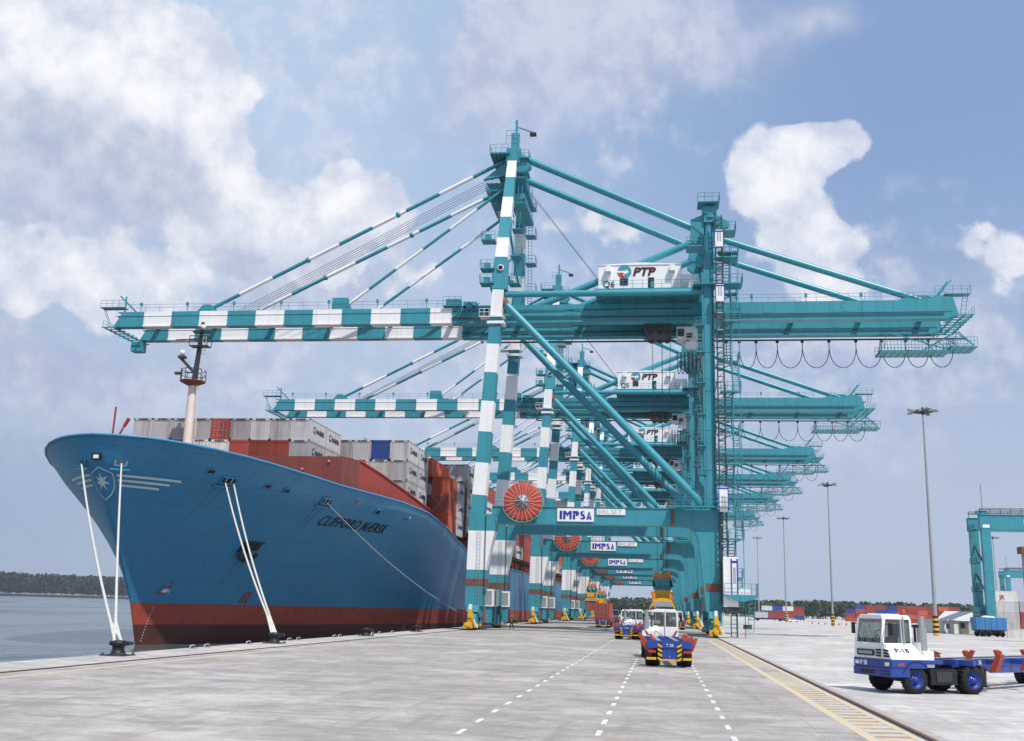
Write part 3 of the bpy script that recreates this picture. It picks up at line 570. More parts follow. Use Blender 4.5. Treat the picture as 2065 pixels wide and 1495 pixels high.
    rail(mb, [(AX-.6,3.2,65.05),(AX-3.2,3.2,65.05),(AX-3.2,15.6,65.05)], 1.2, 1., .03); rail(mb, [(AX-.9,3.4,66.6),(AX+1.,3.4,66.6)],1.8,.8,.03); mb.box(AX+.9,AX+2.3,3.4,6,64.2,64.3); rail(mb,[(AX+.9,3.4,64.3),(AX+2.3,3.4,64.3),(AX+2.3,6,64.3)],1.1,.8,.03); mb.box(AX+.9,AX+2.3,3.4,6,62.1,62.2); rail(mb,[(AX+.9,3.4,62.2),(AX+2.3,3.4,62.2)],1.1,.8,.03)
    P(mb, 'mast_head_platform')
    mb = MB(); mb.prism([(-24.3,61.4),(-22.,61.4),(-21.8,60.3),(-23.8,60.3)], 'y', 5.5, 12.8)
    for z, xa in ((58.2,-23.4),(59.2,-23.9),(60.2,-24.3)):
        for yy in np.arange(5.3,13.,.9): mb.box(xa,-21.3,yy,yy+.25,z,z+.1)
        for xx in (xa,-22.4,-21.4): mb.box(xx,xx+.12,5.3,13.,z-.08,z+.02)
        rail(mb, [(xa,5.3,z),(-21.4,5.3,z)], .9, .7, .03); rail(mb, [(xa,5.3,z),(xa,13.,z)], .9, 1., .03)
    P(mb, 'sheave_platform', TEAL)
    for yy in (4.9,13.2): mb = MB(); mb.prism([(-24.6,61.6),(-21.2,64.4),(-21.2,62.2)], 'y', yy-.3, yy+.3); P(mb, 'stay_bracket')
    # ---------- landside tower head
    mb = MB(); mb.box(5.7,7.2,-.8,YF+.8,52.4,53.6); mb.box(5.6,7.3,-1.0,1.1,53.6,54.5)
    for y in (0,YF): mb.lathe([(1.0,0),(1.0,1.4)], (6.45,y,53.0), 'z', 16); mb.prism([(7.2,53.6),(8.9,52.5),(8.9,51.9),(7.2,51.4)], 'y', y-.45, y+.45); mb.prism([(5.7,53.6),(4.0,52.9),(4.0,52.2),(5.7,50.8)], 'y', y-.45, y+.45)
    for yy in (GY0,GY1): mb.prism([(4.2,53.9),(7.2,53.9),(7.9,52.2),(6.9,51.),(5.6,51.),(4.,52.)], 'y', yy-.5, yy+.5)
    mb.beam((6.45,.6,47),(6.45,17.4,52),.5,.5); mb.beam((6.45,17.4,47),(6.45,.6,52),.5,.5)
    P(mb, 'tower_head')
    for z, x0, x1 in ((55.0,4.9,7.7),(51.0,7.4,9.7),(47.4,7.4,9.9),(43.9,4.2,10.4),(49.0,3.4,5.4),(40.0,7.2,10.)):
        mb = MB(); mb.box(x0,x1,-1.6,1.2,z-.12,z); rail(mb, [(x0,-1.6,z),(x1,-1.6,z),(x1,1.2,z)], 1.15, .8, .035); P(mb, 'tower_platform')
    # stairs up the landside leg, one flight per storey
    zz = [2.6+4.55*k for k in range(11)]
    for k, z in enumerate(zz[:-1]):
        z2 = zz[k+1]; mb = MB(); xa = 8.5 if k % 2 else 9.4; ya, yb = (-1.0,2.2)
        if k % 2: ya, yb = yb, ya
        ladder(mb, (xa,ya,z), (xa,yb,z2), .8, (1,0,0), 0, .42, .06)
        for s in (-.4,.4): mb.tube((xa+s,ya,z+.95),(xa+s,yb,z2+.95),.05,0,4,caps=False); mb.tube((xa+s,yb,z2),(xa+s,yb,z2+.95),.035,0,4); mb.tube((xa+s,ya,z),(xa+s,ya,z+.95),.035,0,4)
        P(mb, 'stair_flight')
        mb = MB(); y2 = yb; mb.box(7.4,9.95,y2-.6,y2+.7,z2-.18,z2); rail(mb, [(7.4,y2-.6,z2),(9.95,y2-.6,z2),(9.95,y2+.7,z2)], 1.1, .9, .03); mb.beam((7.3,y2,z2-1.2),(9.6,y2,z2-.1),.12,.12); P(mb, 'stair_landing')
    mb = MB()
    for x in (9.85,8.95): mb.tube((x,-1.2,0.1),(x,-1.2,48),.05,0,5)
    for x in (8.2,8.9): mb.tube((x,-.9,.1),(x,-.9,2.6),.05,0,5)
    ladder(mb, (8.55,-.9,.15),(8.55,-.9,2.6),.6); P(mb, 'stair_frame')
    # rack lift: mast + two white cars and base station
    mb = MB()
    for x in (7.1,7.9): mb.box(x-.07,x+.07,-1.7,-1.55,4.,53.); mb.box(x-.07,x+.07,-1.1,-.95,4.,53.)
    for k in range(66):
        z = 4.2+k*.74; mb.box(7.1,7.9,-1.68,-1.58,z,z+.08); mb.beam((7.1,-1.0,z),(7.9,-1.0,z+.7),.06,.06)
        if k % 3 == 0: mb.box(7.1,7.9,-1.7,-1.6,z+.1,z+.24,1); mb.box(6.8,7.1,-1.3,-1.2,z+.1,z+.2)
    P(mb, 'lift_mast', [DARK,GREY])
    for z0, hh in ((14.8,3.0),(48.6,2.2),(41.3,2.2)):
        mb = MB(); mb.box(6.95,8.1,-2.1,-1.75,z0,z0+hh); mb.box(6.93,7.03,-2.13,-2.1,z0,z0+hh,1); mb.box(8.02,8.12,-2.13,-2.1,z0,z0+hh,1); mb.box(7.03,8.02,-2.13,-2.1,z0+hh-.25,z0+hh-.08,1); mb.box(7.3,7.45,-2.13,-2.1,z0+.7,z0+1.9,2); mb.box(7.6,7.75,-2.13,-2.1,z0+.7,z0+1.9,2); P(mb, 'lift_car', [WHITE,NAVY,GREY])
    mb = MB(); mb.box(7.3,9.0,-2.9,-1.0,4.9,9.4); mb.box(8.15,8.3,-2.93,-2.9,5.0,9.2,1); mb.box(8.85,9.0,-2.93,-2.9,5.0,9.2,1); mb.box(8.3,8.85,-2.93,-2.9,8.7,8.95,1); mb.box(8.42,8.55,-2.92,-2.9,6.4,8.2,2); mb.box(8.6,8.73,-2.92,-2.9,6.4,8.2,2)
    mb.prism([(7.3,3.6),(9.0,3.6),(9.0,4.3),(7.3,4.9)], 'y', -2.9, -1.0, 0); mb.box(7.35,9.0,-2.85,-1.05,3.0,3.6,3)
    P(mb, 'lift_cabin', [WHITE,NAVY,GREY,DARK])
    mb = MB(); mb.prism([(7.3,4.9),(9.0,4.3),(9.6,4.2),(11.2,4.7),(11.2,5.0),(7.3,5.0)], 'y', -3.4, -3.2); mb.box(7.3,11.2,-3.4,-1.,4.9,5.0); rail(mb, [(7.4,-3.4,5.),(11.2,-3.4,5.),(11.2,-1,5.)], 1.3, .8, .03); ladder(mb, (10.3,-3.2,.8),(10.6,-3.2,4.9),.7); mb.box(9.0,10.4,-3.0,-1.8,5.0,5.3,1); mb.prism([(8.9,5.3),(10.6,5.3),(10.1,5.8),(9.3,5.8)], 'y', -2.9, -1.8, 1)
    mb.box(9.6,10.5,-2.4,-1.2,1.1,1.6,2)
    P(mb, 'lift_platform', [TEAL,WHITE,DARK])
    # ---------- machinery house
    mb = MB(); HX0, HX1, HY = -8.1, 2.75, 1.6
    mb.box(HX0,HX1,HY,15.5,44.05,47.5); mb.prism([(HX0-.1,47.5),(HX1+.1,47.5),(HX1+.1,47.55),(HX0+(HX1-HX0)/2,47.85),(HX0-.1,47.55)], 'y', HY-.1, 15.6)
    for x in np.arange(HX0+.02,HX1,.72): mb.box(x,x+.03,HY-.02,HY,44.1,47.45)
    h = P(mb, 'machinery_house', WHITE)
    H = lambda mb, name, mats: mb.build(name, mats, h, OFF)
    mb = MB(); mb.box(HX1,5.0,HY+.2,9,44.05,46.2); rail(mb, [(HX1,HY-.4,44.05),(5.,HY-.4,44.05)],1.1,.8,.03); mb.beam((HX1-.2,HY-.1,44.2),(HX1+1.2,HY-.1,45.2),.25,.1); H(mb, 'annex', WHITE)
    for x in (HX0+1.0,HX1-1.5):
        mb = MB(); mb.prism([(HY-.75,47.2),(HY,47.2),(HY,46.3),(HY-.75,46.5)], 'x', x, x+.7); mb.prism([(HY-.2,46.3),(HY,46.3),(HY,45.0)], 'x', x, x+.7); H(mb, 'ventilation_hood', WHITE)
    mb = MB(); mb.box(-5.2,-4.2,HY-.05,HY,44.75,45.65); mb.box(-5.28,-4.12,HY-.03,HY+.01,44.67,45.73,1); H(mb, 'window', [GLASS,GREY])
    mb = MB(); mb.box(-1.55,-.75,HY-.05,HY,44.1,45.75,1); mb.box(-1.2,-.8,HY-.08,HY-.05,44.4,45.2,0); H(mb, 'door', [TEAL,GLASS])
    mb = MB(); cx, cz, r = -4.65, 46.6, .92; yy = HY-.03
    def sect(a0, a1, rr=r, n=14): return [(cx,cz)]+[(cx+rr*math.cos(rad(a0+(a1-a0)*i/n)), cz+rr*math.sin(rad(a0+(a1-a0)*i/n))) for i in range(n+1)]
    mb.prism(sect(-55,178), 'y', yy-.03, yy, 0); mb.prism(sect(-90,-55), 'y', yy-.03, yy, 0); mb.prism(sect(195,270), 'y', yy-.03, yy, 1)
    mb.prism([(cx-.95,cz+.10),(cx+.15,cz+.10),(cx+.15,cz+.32),(cx+.62,cz-.02),(cx+.15,cz-.36),(cx+.15,cz-.14),(cx-.95,cz-.14)], 'y', yy-.05, yy-.031, 2); mb.prism([(cx-.1,cz-.14),(cx+.15,cz-.14),(cx-.15,cz-.6)], 'y', yy-.05, yy-.031, 2)
    H(mb, 'company_logo', [TEALD,RED,WHITE])
    mb = MB(); mb.text('PTP', 1.55, (cx+1.08,HY-.06,cz-.55), mi=0, depth=.03, shear=.22, bold=.06, sx=1.12); H(mb, 'company_lettering', [mat('maroon_lettering',(.05,.008,.012),.5,.1,1.)])
    mb = MB(); mb.box(HX0-.4,5.2,.6,15.9,43.75,44.02); mb.box(HX0,5.2,GY0-.3,GY0+.3,43.1,43.75); mb.box(HX0,5.2,GY1-.3,GY1+.3,43.1,43.75)
    for x in np.arange(HX0+.5,5,2.4): mb.box(x,x+.25,.6,15.9,43.45,43.75)
    rail(mb, [(HX0-.4,.65,44.02),(5.2,.65,44.02)], 1.1, 1.2, .025)
    P(mb, 'machinery_platform')
    # ---------- cable reel, signs
    mb = MB(); rc = (-17.0,-1.9,15.75)
    mb.lathe([(.55,-.12),(1.0,-.18),(2.28,-.30),(2.35,-.25),(2.35,.25),(2.28,.3),(1.,.18),(.55,.12)], rc, 'y', 48, 0)
    c = P(mb, 'cable_reel', [REEL]); mb = MB()
    for k in range(24):
        t = 2*math.pi*k/24; a = Vector((math.cos(t),0,math.sin(t))); mb.beam(Vector(rc)+a*.35+Vector((0,-.42,0)), Vector(rc)+a*2.62+Vector((0,-.36,0)), .035, .05)
    for k in range(48):
        t = 2*math.pi*k/48; t2 = 2*math.pi*(k+1)/48; q = lambda t: Vector(rc)+Vector((math.cos(t)*2.6,-.30,math.sin(t)*2.6)); mb.tube(q(t),q(t2),.03,0,4,caps=False)
    mb.build('reel_spokes', mat('spoke_steel',(.55,.42,.36),.5,.2,1.), c, OFF); mb = MB()
    mb.lathe([(.001,-.75),(.28,-.75),(.34,-.5),(.75,-.45),(.75,-.35),(.4,-.3),(.4,.5),(.001,.5)], rc, 'y', 18); 
    for k in range(8):
        t = k*math.pi/4; a = Vector((math.cos(t),0,math.sin(t))); mb.tube(Vector(rc)+a*.3+Vector((0,-.6,0)), Vector(rc)+a*.85+Vector((0,-.5,0)), .07, 0, 5)
    mb.build('reel_hub', GREY, c, OFF)
    mb = MB(); mb.box(-17.3,-16.7,-1.5,-.9,13.4,15.7); mb.box(-17.05,-16.95,-1.6,-1.5,11.4,13.6,1); P(mb, 'reel_bracket', [TEAL,DARK])
    mb = MB(); mb.box(-12.75,-8.2,-1.16,-1.06,13.42,15.02)
    s = P(mb, 'maker_sign', WHITE); mb = MB(); L0 = -12.45; zb, zt = 13.68, 14.72; yd0, yd1 = -1.19, -1.16
    B = lambda x0,x1,z0,z1: mb.box(L0+x0,L0+x1,yd0,yd1,z0,z1)
    PR = lambda pts: mb.prism([(L0+x,z) for x,z in pts],'y',yd0,yd1)
    B(.0,.32,zb,zt)
    PR([(.45,zb),(.74,zb),(.74,zt-.35),(.98,zb+.35),(1.22,zt-.35),(1.22,zb),(1.5,zb),(1.5,zt),(1.2,zt),(.98,zb+.75),(.75,zt),(.45,zt)])
    B(1.64,1.94,zb,zt-.42); PR([(1.64,zt),(2.25,zt),(2.42,zt-.18),(2.42,zt-.42),(2.25,zt-.6),(2.02,zt-.6),(2.02,zt-.34),(1.64,zt-.34)])
    def ell(cx2, cz2, rx, rz, n=16): return [(cx2+rx*math.cos(2*math.pi*i/n), cz2+rz*math.sin(2*math.pi*i/n)) for i in range(n)]
    PR(ell(2.86,zt-.25,.30,.25)); PR(ell(2.86,zb+.27,.34,.27)); mb.box(L0+2.86,L0+3.22,yd0-.012,yd0,zt-.36,zt-.17,1); mb.box(L0+2.48,L0+2.86,yd0-.012,yd0,zb+.20,zb+.38,1)
    PR([(3.32,zb),(3.56,zb),(3.72,zt-.3),(3.62,zt)]) ; PR([(3.68,zt),(3.98,zb),(3.72,zb),(3.74,zt-.32)]); B(3.55,3.80,zb+.14,zb+.30)
    mb.build('maker_lettering', [NAVY,WHITE], s, OFF)
    mb = MB(); mb.box(-7.85,-4.35,-1.14,-1.06,14.3,15.02); s = P(mb, 'load_sign', WHITE); mb = MB(); mb.text('SWL 50 T', .72, (-7.7,-1.17,14.42), depth=.02, sx=.98, bold=-.012); mb.build('load_lettering', GREY, s, OFF)
    # cable trays, pipes and bolted splices that break up the big box sections
    for y, sd in ((0.,-1),(YF,1)):
        mb = MB(); mb.box(5.3,5.5,y-.95,y-.75,15.3,45.5); mb.tube((5.42,y-.9,15.3),(5.42,y-.9,46),.06,1,5); mb.tube((6.6,y-.85,15.3),(6.6,y-.85,45),.05,1,5); P(mb, 'cable_tray', [TEAL,DARK])
        for z in (19.5,23.,27.,31.,35.,38.5): mb = MB(); mb.box(4.5,5.6,y-1.3,y+.5,z-.1,z); rail(mb, [(4.5,y-1.3,z),(5.6,y-1.3,z)], 1., .6, .03); P(mb, 'leg_landing', TEAL)
        for k, z in enumerate((19.5,23.,27.,31.,35.)): mb = MB(); ladder(mb, (5.0,y-1.1,z), (5.0,y-1.1,z+3.9), .5, r=.03); P(mb, 'leg_ladder', DARK)
    for y in (GY0,GY1):
        for x in (-12.,-2.,14.,24.): mb = MB(); mb.box(x-.55,x+.55,y-.66,y+.66,41.62,43.0); P(mb, 'splice_plate', TEAL)
        mb = MB(); mb.tube((XH,y-.72,41.25),(XR-1,y-.72,41.25),.07,0,5); mb.tube((XH,y-.72,42.3),(4,y-.72,42.3),.05,0,5); P(mb, 'girder_pipe', DARK)
    # drip pipes under the portal
    for pp in ((1.4,-1.25),(.2,16.8)): mb = MB(); mb.tube((*pp,12.9),(*pp,15.0),.16,0,8); P(mb, 'rusty_pipe', BRONZE)
    mb = MB(); mb.box(1.,11.5,-1.5,-1.2,15.35,15.55); mb.box(1,11.5,-2.4,-1.2,15.3,15.36); rail(mb, [(1.,-2.4,15.4),(11.3,-2.4,15.4)], 1.1, 1.6, .025); P(mb, 'portal_walkway')
    # ---------- trolley, cab, festoon
    mb = MB(); mb.box(-2.1,1.6,GY0+.5,GY1-.5,40.15,40.55); mb.box(-1.7,1.2,6.2,12.2,39.6,40.15); mb.box(-1.9,1.4,5.9,6.0,39.7,40.9)
    for x in (-1.2,.0,1.0): mb.lathe([(.001,-.3),(.45,-.3),(.45,.3),(.001,.3)], (x,7,39.75), 'y', 12); mb.lathe([(.001,-.3),(.45,-.3),(.45,.3),(.001,.3)], (x,11.4,39.75), 'y', 12)
    P(mb, 'trolley', DARK)
    mb = MB(); mb.prism([(2.9,38.5),(4.7,38.5),(5.0,39.0),(5.0,40.3),(2.2,40.3),(2.2,38.9)], 'y', 6.4, 9.0); mb.box(3.4,5.0,5.9,9.4,37.9,38.1); mb.box(3.9,4.9,6.0,6.4,38.1,38.5); rail(mb,[(3.4,5.95,38.1),(5.,5.95,38.1)],.9,.8,.03)
    cb = P(mb, 'operator_cab', WHITE); mb = MB(); mb.box(2.3,3.2,6.35,6.4,38.95,40.0); mb.box(3.5,4.3,6.33,6.4,38.7,39.4); mb.build('cab_window', GLASS, cb, OFF)
    mb = MB(); mb.box(-25,41.5,GY1+1.0,GY1+1.2,40.2,40.4); P(mb, 'festoon_rail', DARK)
    xs = [9.2,11.0,13.3,16.2,19.6,23.2,26.8,30.2,33.4,36.4,39.6]; yf = GY1+1.1
    for a, b in zip(xs[:-1],xs[1:]):
        mb = MB(); w2 = (b-a)/2; n = 14; pts = [((a+b)/2+w2*math.sin(t)*(1+.12*math.cos(t*1.0)), yf, 40.2-3.9*math.cos(t)**.8) for t in np.linspace(-math.pi/2+1e-3,math.pi/2-1e-3,n)]; mb.path(pts, .055, 0, 5); mb.box(a-.2,a+.2,yf-.12,yf+.12,39.9,40.2); P(mb, 'festoon_cable', BLACK)
    for k in range(9):
        mb = MB(); a = 2.3+k*.52; pts = [(a+.26+.24*math.sin(t), yf-3.5, 37.9-3.2*math.cos(t)**.55) for t in np.linspace(-math.pi/2+1e-3,math.pi/2-1e-3,12)]; mb.path(pts, .055, 0, 5); P(mb, 'festoon_cable', BLACK)
    return R
crane = make_crane()
CY = [131., 195., 259., 309., 361., 430.]
CN = ['Q6','Q5','Q4','Q3','Q2','Q1']
cranes = []
wordsC = ['nearest teal quay crane, white machinery house marked Q6 and red cable reel facing the camera','second teal quay crane along the quay, its machinery house marked Q5','third teal quay crane from the front, house seen under the boom of the Q5 crane','fourth teal quay crane in the receding row','fifth teal quay crane, next to last of the row','farthest teal quay crane at the end of the row']
for i, y in enumerate(CY):
    c = crane if i == 0 else copy_tree(crane)
    c.location = (CX0, y+9, 0); tag(c, wordsC[i], 'crane', 'ship to shore cranes along the quay'); cranes.append(c)
for i, c in enumerate(cranes):
    h = [o for o in c.children if o.name.startswith('machinery_house')][0]
    mb = MB(); mb.text(CN[i], 1.2, (-7.5,1.56,44.5), depth=.03, bold=.01); mb.build('crane_number', INK, h, OFF)
# ------------------------------------------------------------------ spreaders hanging from the hoist ropes
SPORANGE = mat('spreader_orange', (.72,.22,.03), .5, .25, 1.5, streak=.4)
def spreader(cr, x, z, label, load=None):
    """telescopic spreader under a teal headblock, lengthwise along the quay"""
    cy = cr.location.y; R = empty('container_spreader', (x, cy, z))
    mb = MB(); mb.box(-.55,.55,-6.0,6.0,.35,.75); 
    for s in (-1,1):
        mb.box(-1.22,1.22,s*6.0-.25,s*6.0+.25,.05,.65); mb.box(s*.85-.18,s*.85+.18,-3.2,3.2,.45,1.05); mb.prism([(-1.15,.65),(1.15,.65),(.8,1.75),(-.8,1.75)], 'y', s*2.2-.2, s*2.2+.2)
        for t in (-1,1): mb.box(s*1.1-.18,s*1.1+.18,t*6.0-.3,t*6.0+.3,-.25,.1); mb.beam((s*1.2,t*6.1,.2),(s*1.55,t*6.2,-.45),.3,.08)
    mb.box(-1.,1.,-2.2,2.2,1.05,1.7)
    mb.build('spreader_frame', YEL, R)
    mb = MB(); mb.box(-1.15,1.15,-6.32,-6.26,-.3,.12); mb.box(-1.1,1.1,-6.3,-6.2,.12,.3); mb.build('end_beam', GREY, R)
    mb = MB(); mb.prism([(-1.15,1.9),(-.9,1.75),(.9,1.75),(1.15,1.9),(1.3,2.6),(1.05,3.2),(-1.05,3.2),(-1.3,2.6)], 'y', -1.9, 1.9); mb.lathe([(.001,-2.05),(.42,-2.05),(.42,-1.9)], (-.55,0,2.5), 'y', 12); mb.lathe([(.001,-2.05),(.42,-2.05),(.42,-1.9)], (.55,0,2.5), 'y', 12); mb.build('headblock', TEAL, R)
    for s in (-1,1): mb = MB(); mb.prism([(s*.1,3.2),(s*1.0,3.2),(s*1.0,4.15),(s*.55,4.15),(s*.4,3.9),(s*.1,3.9)], 'y', -1.4, 1.4); mb.box(*sorted((s*.3,s*.8)),-1.45,-1.4,3.4,3.8); mb.box(s*1.1-.12,s*1.1+.12,-1.9,-1.4,2.2,3.5); mb.build('sheave_guard', SPORANGE, R)
    zt = 39.4-z
    for sx in (-.95,.95):
        for sy in (-1.2,1.2): mb = MB(); mb.tube((sx*.6,sy,4.2),(sx*1.3,sy*1.8,zt),.03,0,4,caps=False); mb.build('hoist_rope', STEELROPE, R)
    mb = MB(); mb.tube((.1,0,3.2),(.1,-.4,zt),.05,0,4,caps=False); mb.build('power_cable', STEELROPE, R)
    for s in (-1,1): mb = MB(); mb.tube((s*1.0,-6.1,.4),(s*1.35,-6.4,1.4),.11,0,6); mb.box(s*1.1-.2,s*1.1+.2,-6.3,-5.9,.65,1.5); mb.build('flipper', SPORANGE, R)
    return tag(R, label, 'spreader', 'spreaders hanging from the quay cranes')
spreader(cranes[0], .15, 3.75, 'yellow spreader with teal headblock hanging low above the nearer blue tractor')
spreader(cranes[2], -17.2, 5.2, 'yellow spreader holding a red container by the far waterside legs')
spreader(cranes[3], -17.5, 4.4, 'dark distant spreader lowered beside the one with the red container')
# ------------------------------------------------------------------ container ship
CL, HB = -50.4, 21.4; STZ = [-3,-1.6,2.3,6.6,11.6,13.3,14.7,16.9]; STY = [98.3,98.2,96.4,93.4,89.8,88.6,87.7,86.6]
SHY = [86,88.5,91,95,99.6,105,110.,119,124,128.5,133,137,141.5,146.3,152,158.5,165,440]; SHZ = [17.0,17.0,16.8,16.5,16.1,15.65,15.3,15.05,14.95,14.75,14.45,14.0,13.3,12.5,11.4,10.35,10.1,10.1]
YEND = 436.
def sheer(y): return float(np.interp(y,SHY,SHZ))
def knuck(y): return sheer(y) - float(np.interp(y,[86,112,137,145],[2.45,1.7,.5,.2]))
def rake(y): return float(np.interp(y,[90,100,125],[.95,.75,.3]))
def hb(y, z):
    k = knuck(y)
    if z > k: z = k + rake(y)*(z-k)
    t = min(max((z+2)/17,0),1.1); L = 100+(55-100)*t**1.8; q = 1.1+(.68-1.1)*t
    u = min(max((y-float(np.interp(z,STZ,STY)))/L,0),1); return HB*max(0,1-(1-u)**2)**q
def sty(z): return float(np.interp(z,STZ,STY))
ship = empty('container_ship', (CL, 260, WL)); SO = (-CL, -260, -WL)
tag(ship, 'huge blue hulled container ship with red boot topping moored along the quay', 'ship')
S = lambda mb, name, mats: mb.build(name, mats, ship, SO)
us = [0,.0006,.0015,.003,.005,.008,.012,.018,.026,.036,.05,.065,.085,.105,.13,.155,.18,.21,.24,.27,.30,.34,.38,.43,.5,.6,.75,.9,1.]
low = [-3,-1.7,-.8,.25,.26,1.2,2.29,2.3,3.4,4.6,5.8,7.0,8.2,9.2]
def column(u):
    """one transverse frame: points from keel to sheer at parameter u along the length"""
    out = []
    y = 86.6+(YEND-86.6)*u
    for z in low: yy = sty(z)+(YEND-sty(z))*u; out.append((yy,z))
    zt = sheer(y); zk = knuck(y)
    for f in (.25,.5,.75,1.): z = 9.2+(zk-9.2)*f; out.append((sty(z)+(YEND-sty(z))*u, z))
    for f in (.02,.5,1.): z = zk+(zt-zk)*f; ze = zk+rake(y)*(z-zk); out.append((sty(ze)+(YEND-sty(ze))*u, z))
    return out
mb = MB(); nz = len(low)+7
for sg in (1,-1):
    vs = []; fs = []
    for u in us:
        for y, z in column(u): vs.append((CL+(0 if u == 0 else sg*hb(y,z)), y, z))
    for i in range(len(us)-1):
        for j in range(nz-1):
            a = [i*nz+j,(i+1)*nz+j,(i+1)*nz+j+1,i*nz+j+1]
            fs.append(a if sg > 0 else a[::-1])
    o = len(mb.v); mb.v += vs
    for n_, f in enumerate(fs):
        j = n_ % (nz-1); z = low[j+1] if j+1 < len(low) else 99
        mb.f.append([q+o for q in f]); mb.m.append(2 if z <= .25 else 1 if z <= 2.3 else 0); mb.s.append(True)
# transom
n = nz
mb.box(CL-HB, CL+HB, YEND-.01, YEND, -2, 10.1, 0)
hull = S(mb, 'hull', [HULLBLUE,HULLRED,HULLWET])
hw = hull.modifiers.new('weld','WELD'); hw.merge_threshold = .002
# bulwark rim, deck
mb = MB()
for sg in (1,-1): mb.path([(CL+(0 if u == 0 else sg*hb(*column(u)[-1])), column(u)[-1][0], column(u)[-1][1]) for u in us], .14, 0, 6)
S(mb, 'bulwark_rim', HULLBLUE)
mb = MB(); pts = []
for u in us: y, z = column(u)[-1]; pts.append((max(0,hb(y,z-1.3)-.25) if u else 0, y+(.4 if u == 0 else 0), z-1.3))
vs = [(CL+sg*b,y,z) for b,y,z in pts for sg in (-1,1)]; mb.add(vs, [(2*i,2*i+1,2*i+3,2*i+2) for i in range(len(pts)-1)]); S(mb, 'deck', DECKRED)
# points on the shell, for things painted on or let into it
def shell(y, z, d=.03):
    x = CL+hb(y,z); e = .15; nx = Vector((1, -(hb(y+e,z)-hb(y-e,z))/(2*e), -(hb(y,z+e)-hb(y,z-e))/(2*e))).normalized()
    return Vector((x,y,z))+nx*d, nx
_arc = {}
def around(u, z, d=.035):
    """point at arc distance u round the bow from the stem at height z (positive to starboard)"""
    key = round(z,2)
    if key not in _arc:
        y0 = sty(z); ys = y0+np.linspace(0,1,260)**2.2*16; b = np.array([hb(y,z) for y in ys]); s = np.concatenate([[0],np.cumsum(np.hypot(np.diff(ys),np.diff(b)))]); _arc[key] = (ys,b,s)
    ys, b, s = _arc[key]; y = float(np.interp(abs(u),s,ys)); bb = float(np.interp(abs(u),s,b)); sg = 1 if u >= 0 else -1
    i = min(np.searchsorted(s,abs(u)),len(s)-1); i = max(i,4); ty = ys[i]-ys[i-4]; tb = b[i]-b[i-4]; nn = Vector((sg*ty,-tb,-.35*math.hypot(ty,tb))).normalized()
    if abs(u) < .3: nn = Vector((sg*abs(u)/.3*nn.x,nn.y,nn.z)).normalized()
    return Vector((CL+sg*bb,y,z))+nn*d
def strip(mb, pts, wd, mi=0, n=6):
    """a painted line of width wd through (u,z) points"""
    P = []
    for a, b in zip(pts[:-1],pts[1:]):
        for k in range(n): P.append((a[0]+(b[0]-a[0])*k/n, a[1]+(b[1]-a[1])*k/n))
    P.append(pts[-1]); L = []
    for i, p in enumerate(P):
        a = P[max(i-1,0)]; b = P[min(i+1,len(P)-1)]; t = Vector((b[0]-a[0],b[1]-a[1])).normalized(); L.append(around(p[0]-t.y*wd/2,p[1]+t.x*wd/2)); L.append(around(p[0]+t.y*wd/2,p[1]-t.x*wd/2))
    mb.add(L, [(2*i,2*i+1,2*i+3,2*i+2) for i in range(len(P)-1)], mi)
mb = MB()
strip(mb, [(0,14.25),(.45,14.0),(1.1,13.72),(1.12,13.1),(.95,12.5),(.6,11.95),(0,11.45)], .09); strip(mb, [(0,14.25),(-.45,14.0),(-1.1,13.72),(-1.12,13.1),(-.95,12.5),(-.6,11.95),(0,11.45)], .09)
for sg in (1,-1):
    for z, u1, dz in ((13.62,7.4,-.05),(13.2,6.2,-.05),(12.78,5.1,-.05)): strip(mb, [(sg*1.42,z),(sg*u1,z+dz)], .19, 0, 20)
S(mb, 'bow_emblem', EMBLEM)
mb = MB(); cz = 13.02; P = []
for k in range(14):
    t = math.pi/2+2*math.pi*k/14; r = .80 if k % 2 == 0 else .30; P.append((r*math.cos(t)*.92, cz+r*math.sin(t)))
for k in range(14):
    a, b = P[k], P[(k+1)%14]; c = (0,cz); g = lambda p: around(p[0],p[1],.045)
    h1 = ((a[0]+b[0])/2,(a[1]+b[1])/2); mb.add([g(c),g(a),g(h1),g(b)], [(0,1,2,3)])
S(mb, 'bow_star', EMBLEM)
# ship's name
tw = text_w('CLIFFORD MÆRSK', 1.48, shear=.18, bold=.012, depth=.02, space=1.14)
def nm(x, y, z): yy = 111.6+x/tw*13.3; return tuple(shell(yy, 11.15+y, .03+z)[0])
for word, x0 in (('CLIFFORD',0.),('MÆRSK',text_w('CLIFFORD ',1.48,shear=.18,bold=.012,depth=.02,space=1.14)+.5)):
    mb = MB(); mb.text(word, 1.48, (0,0,0), fn=lambda x,y,z: nm(x+x0,y,z), shear=.18, bold=.012, depth=.02, space=1.14); S(mb, 'ship_name', INK)
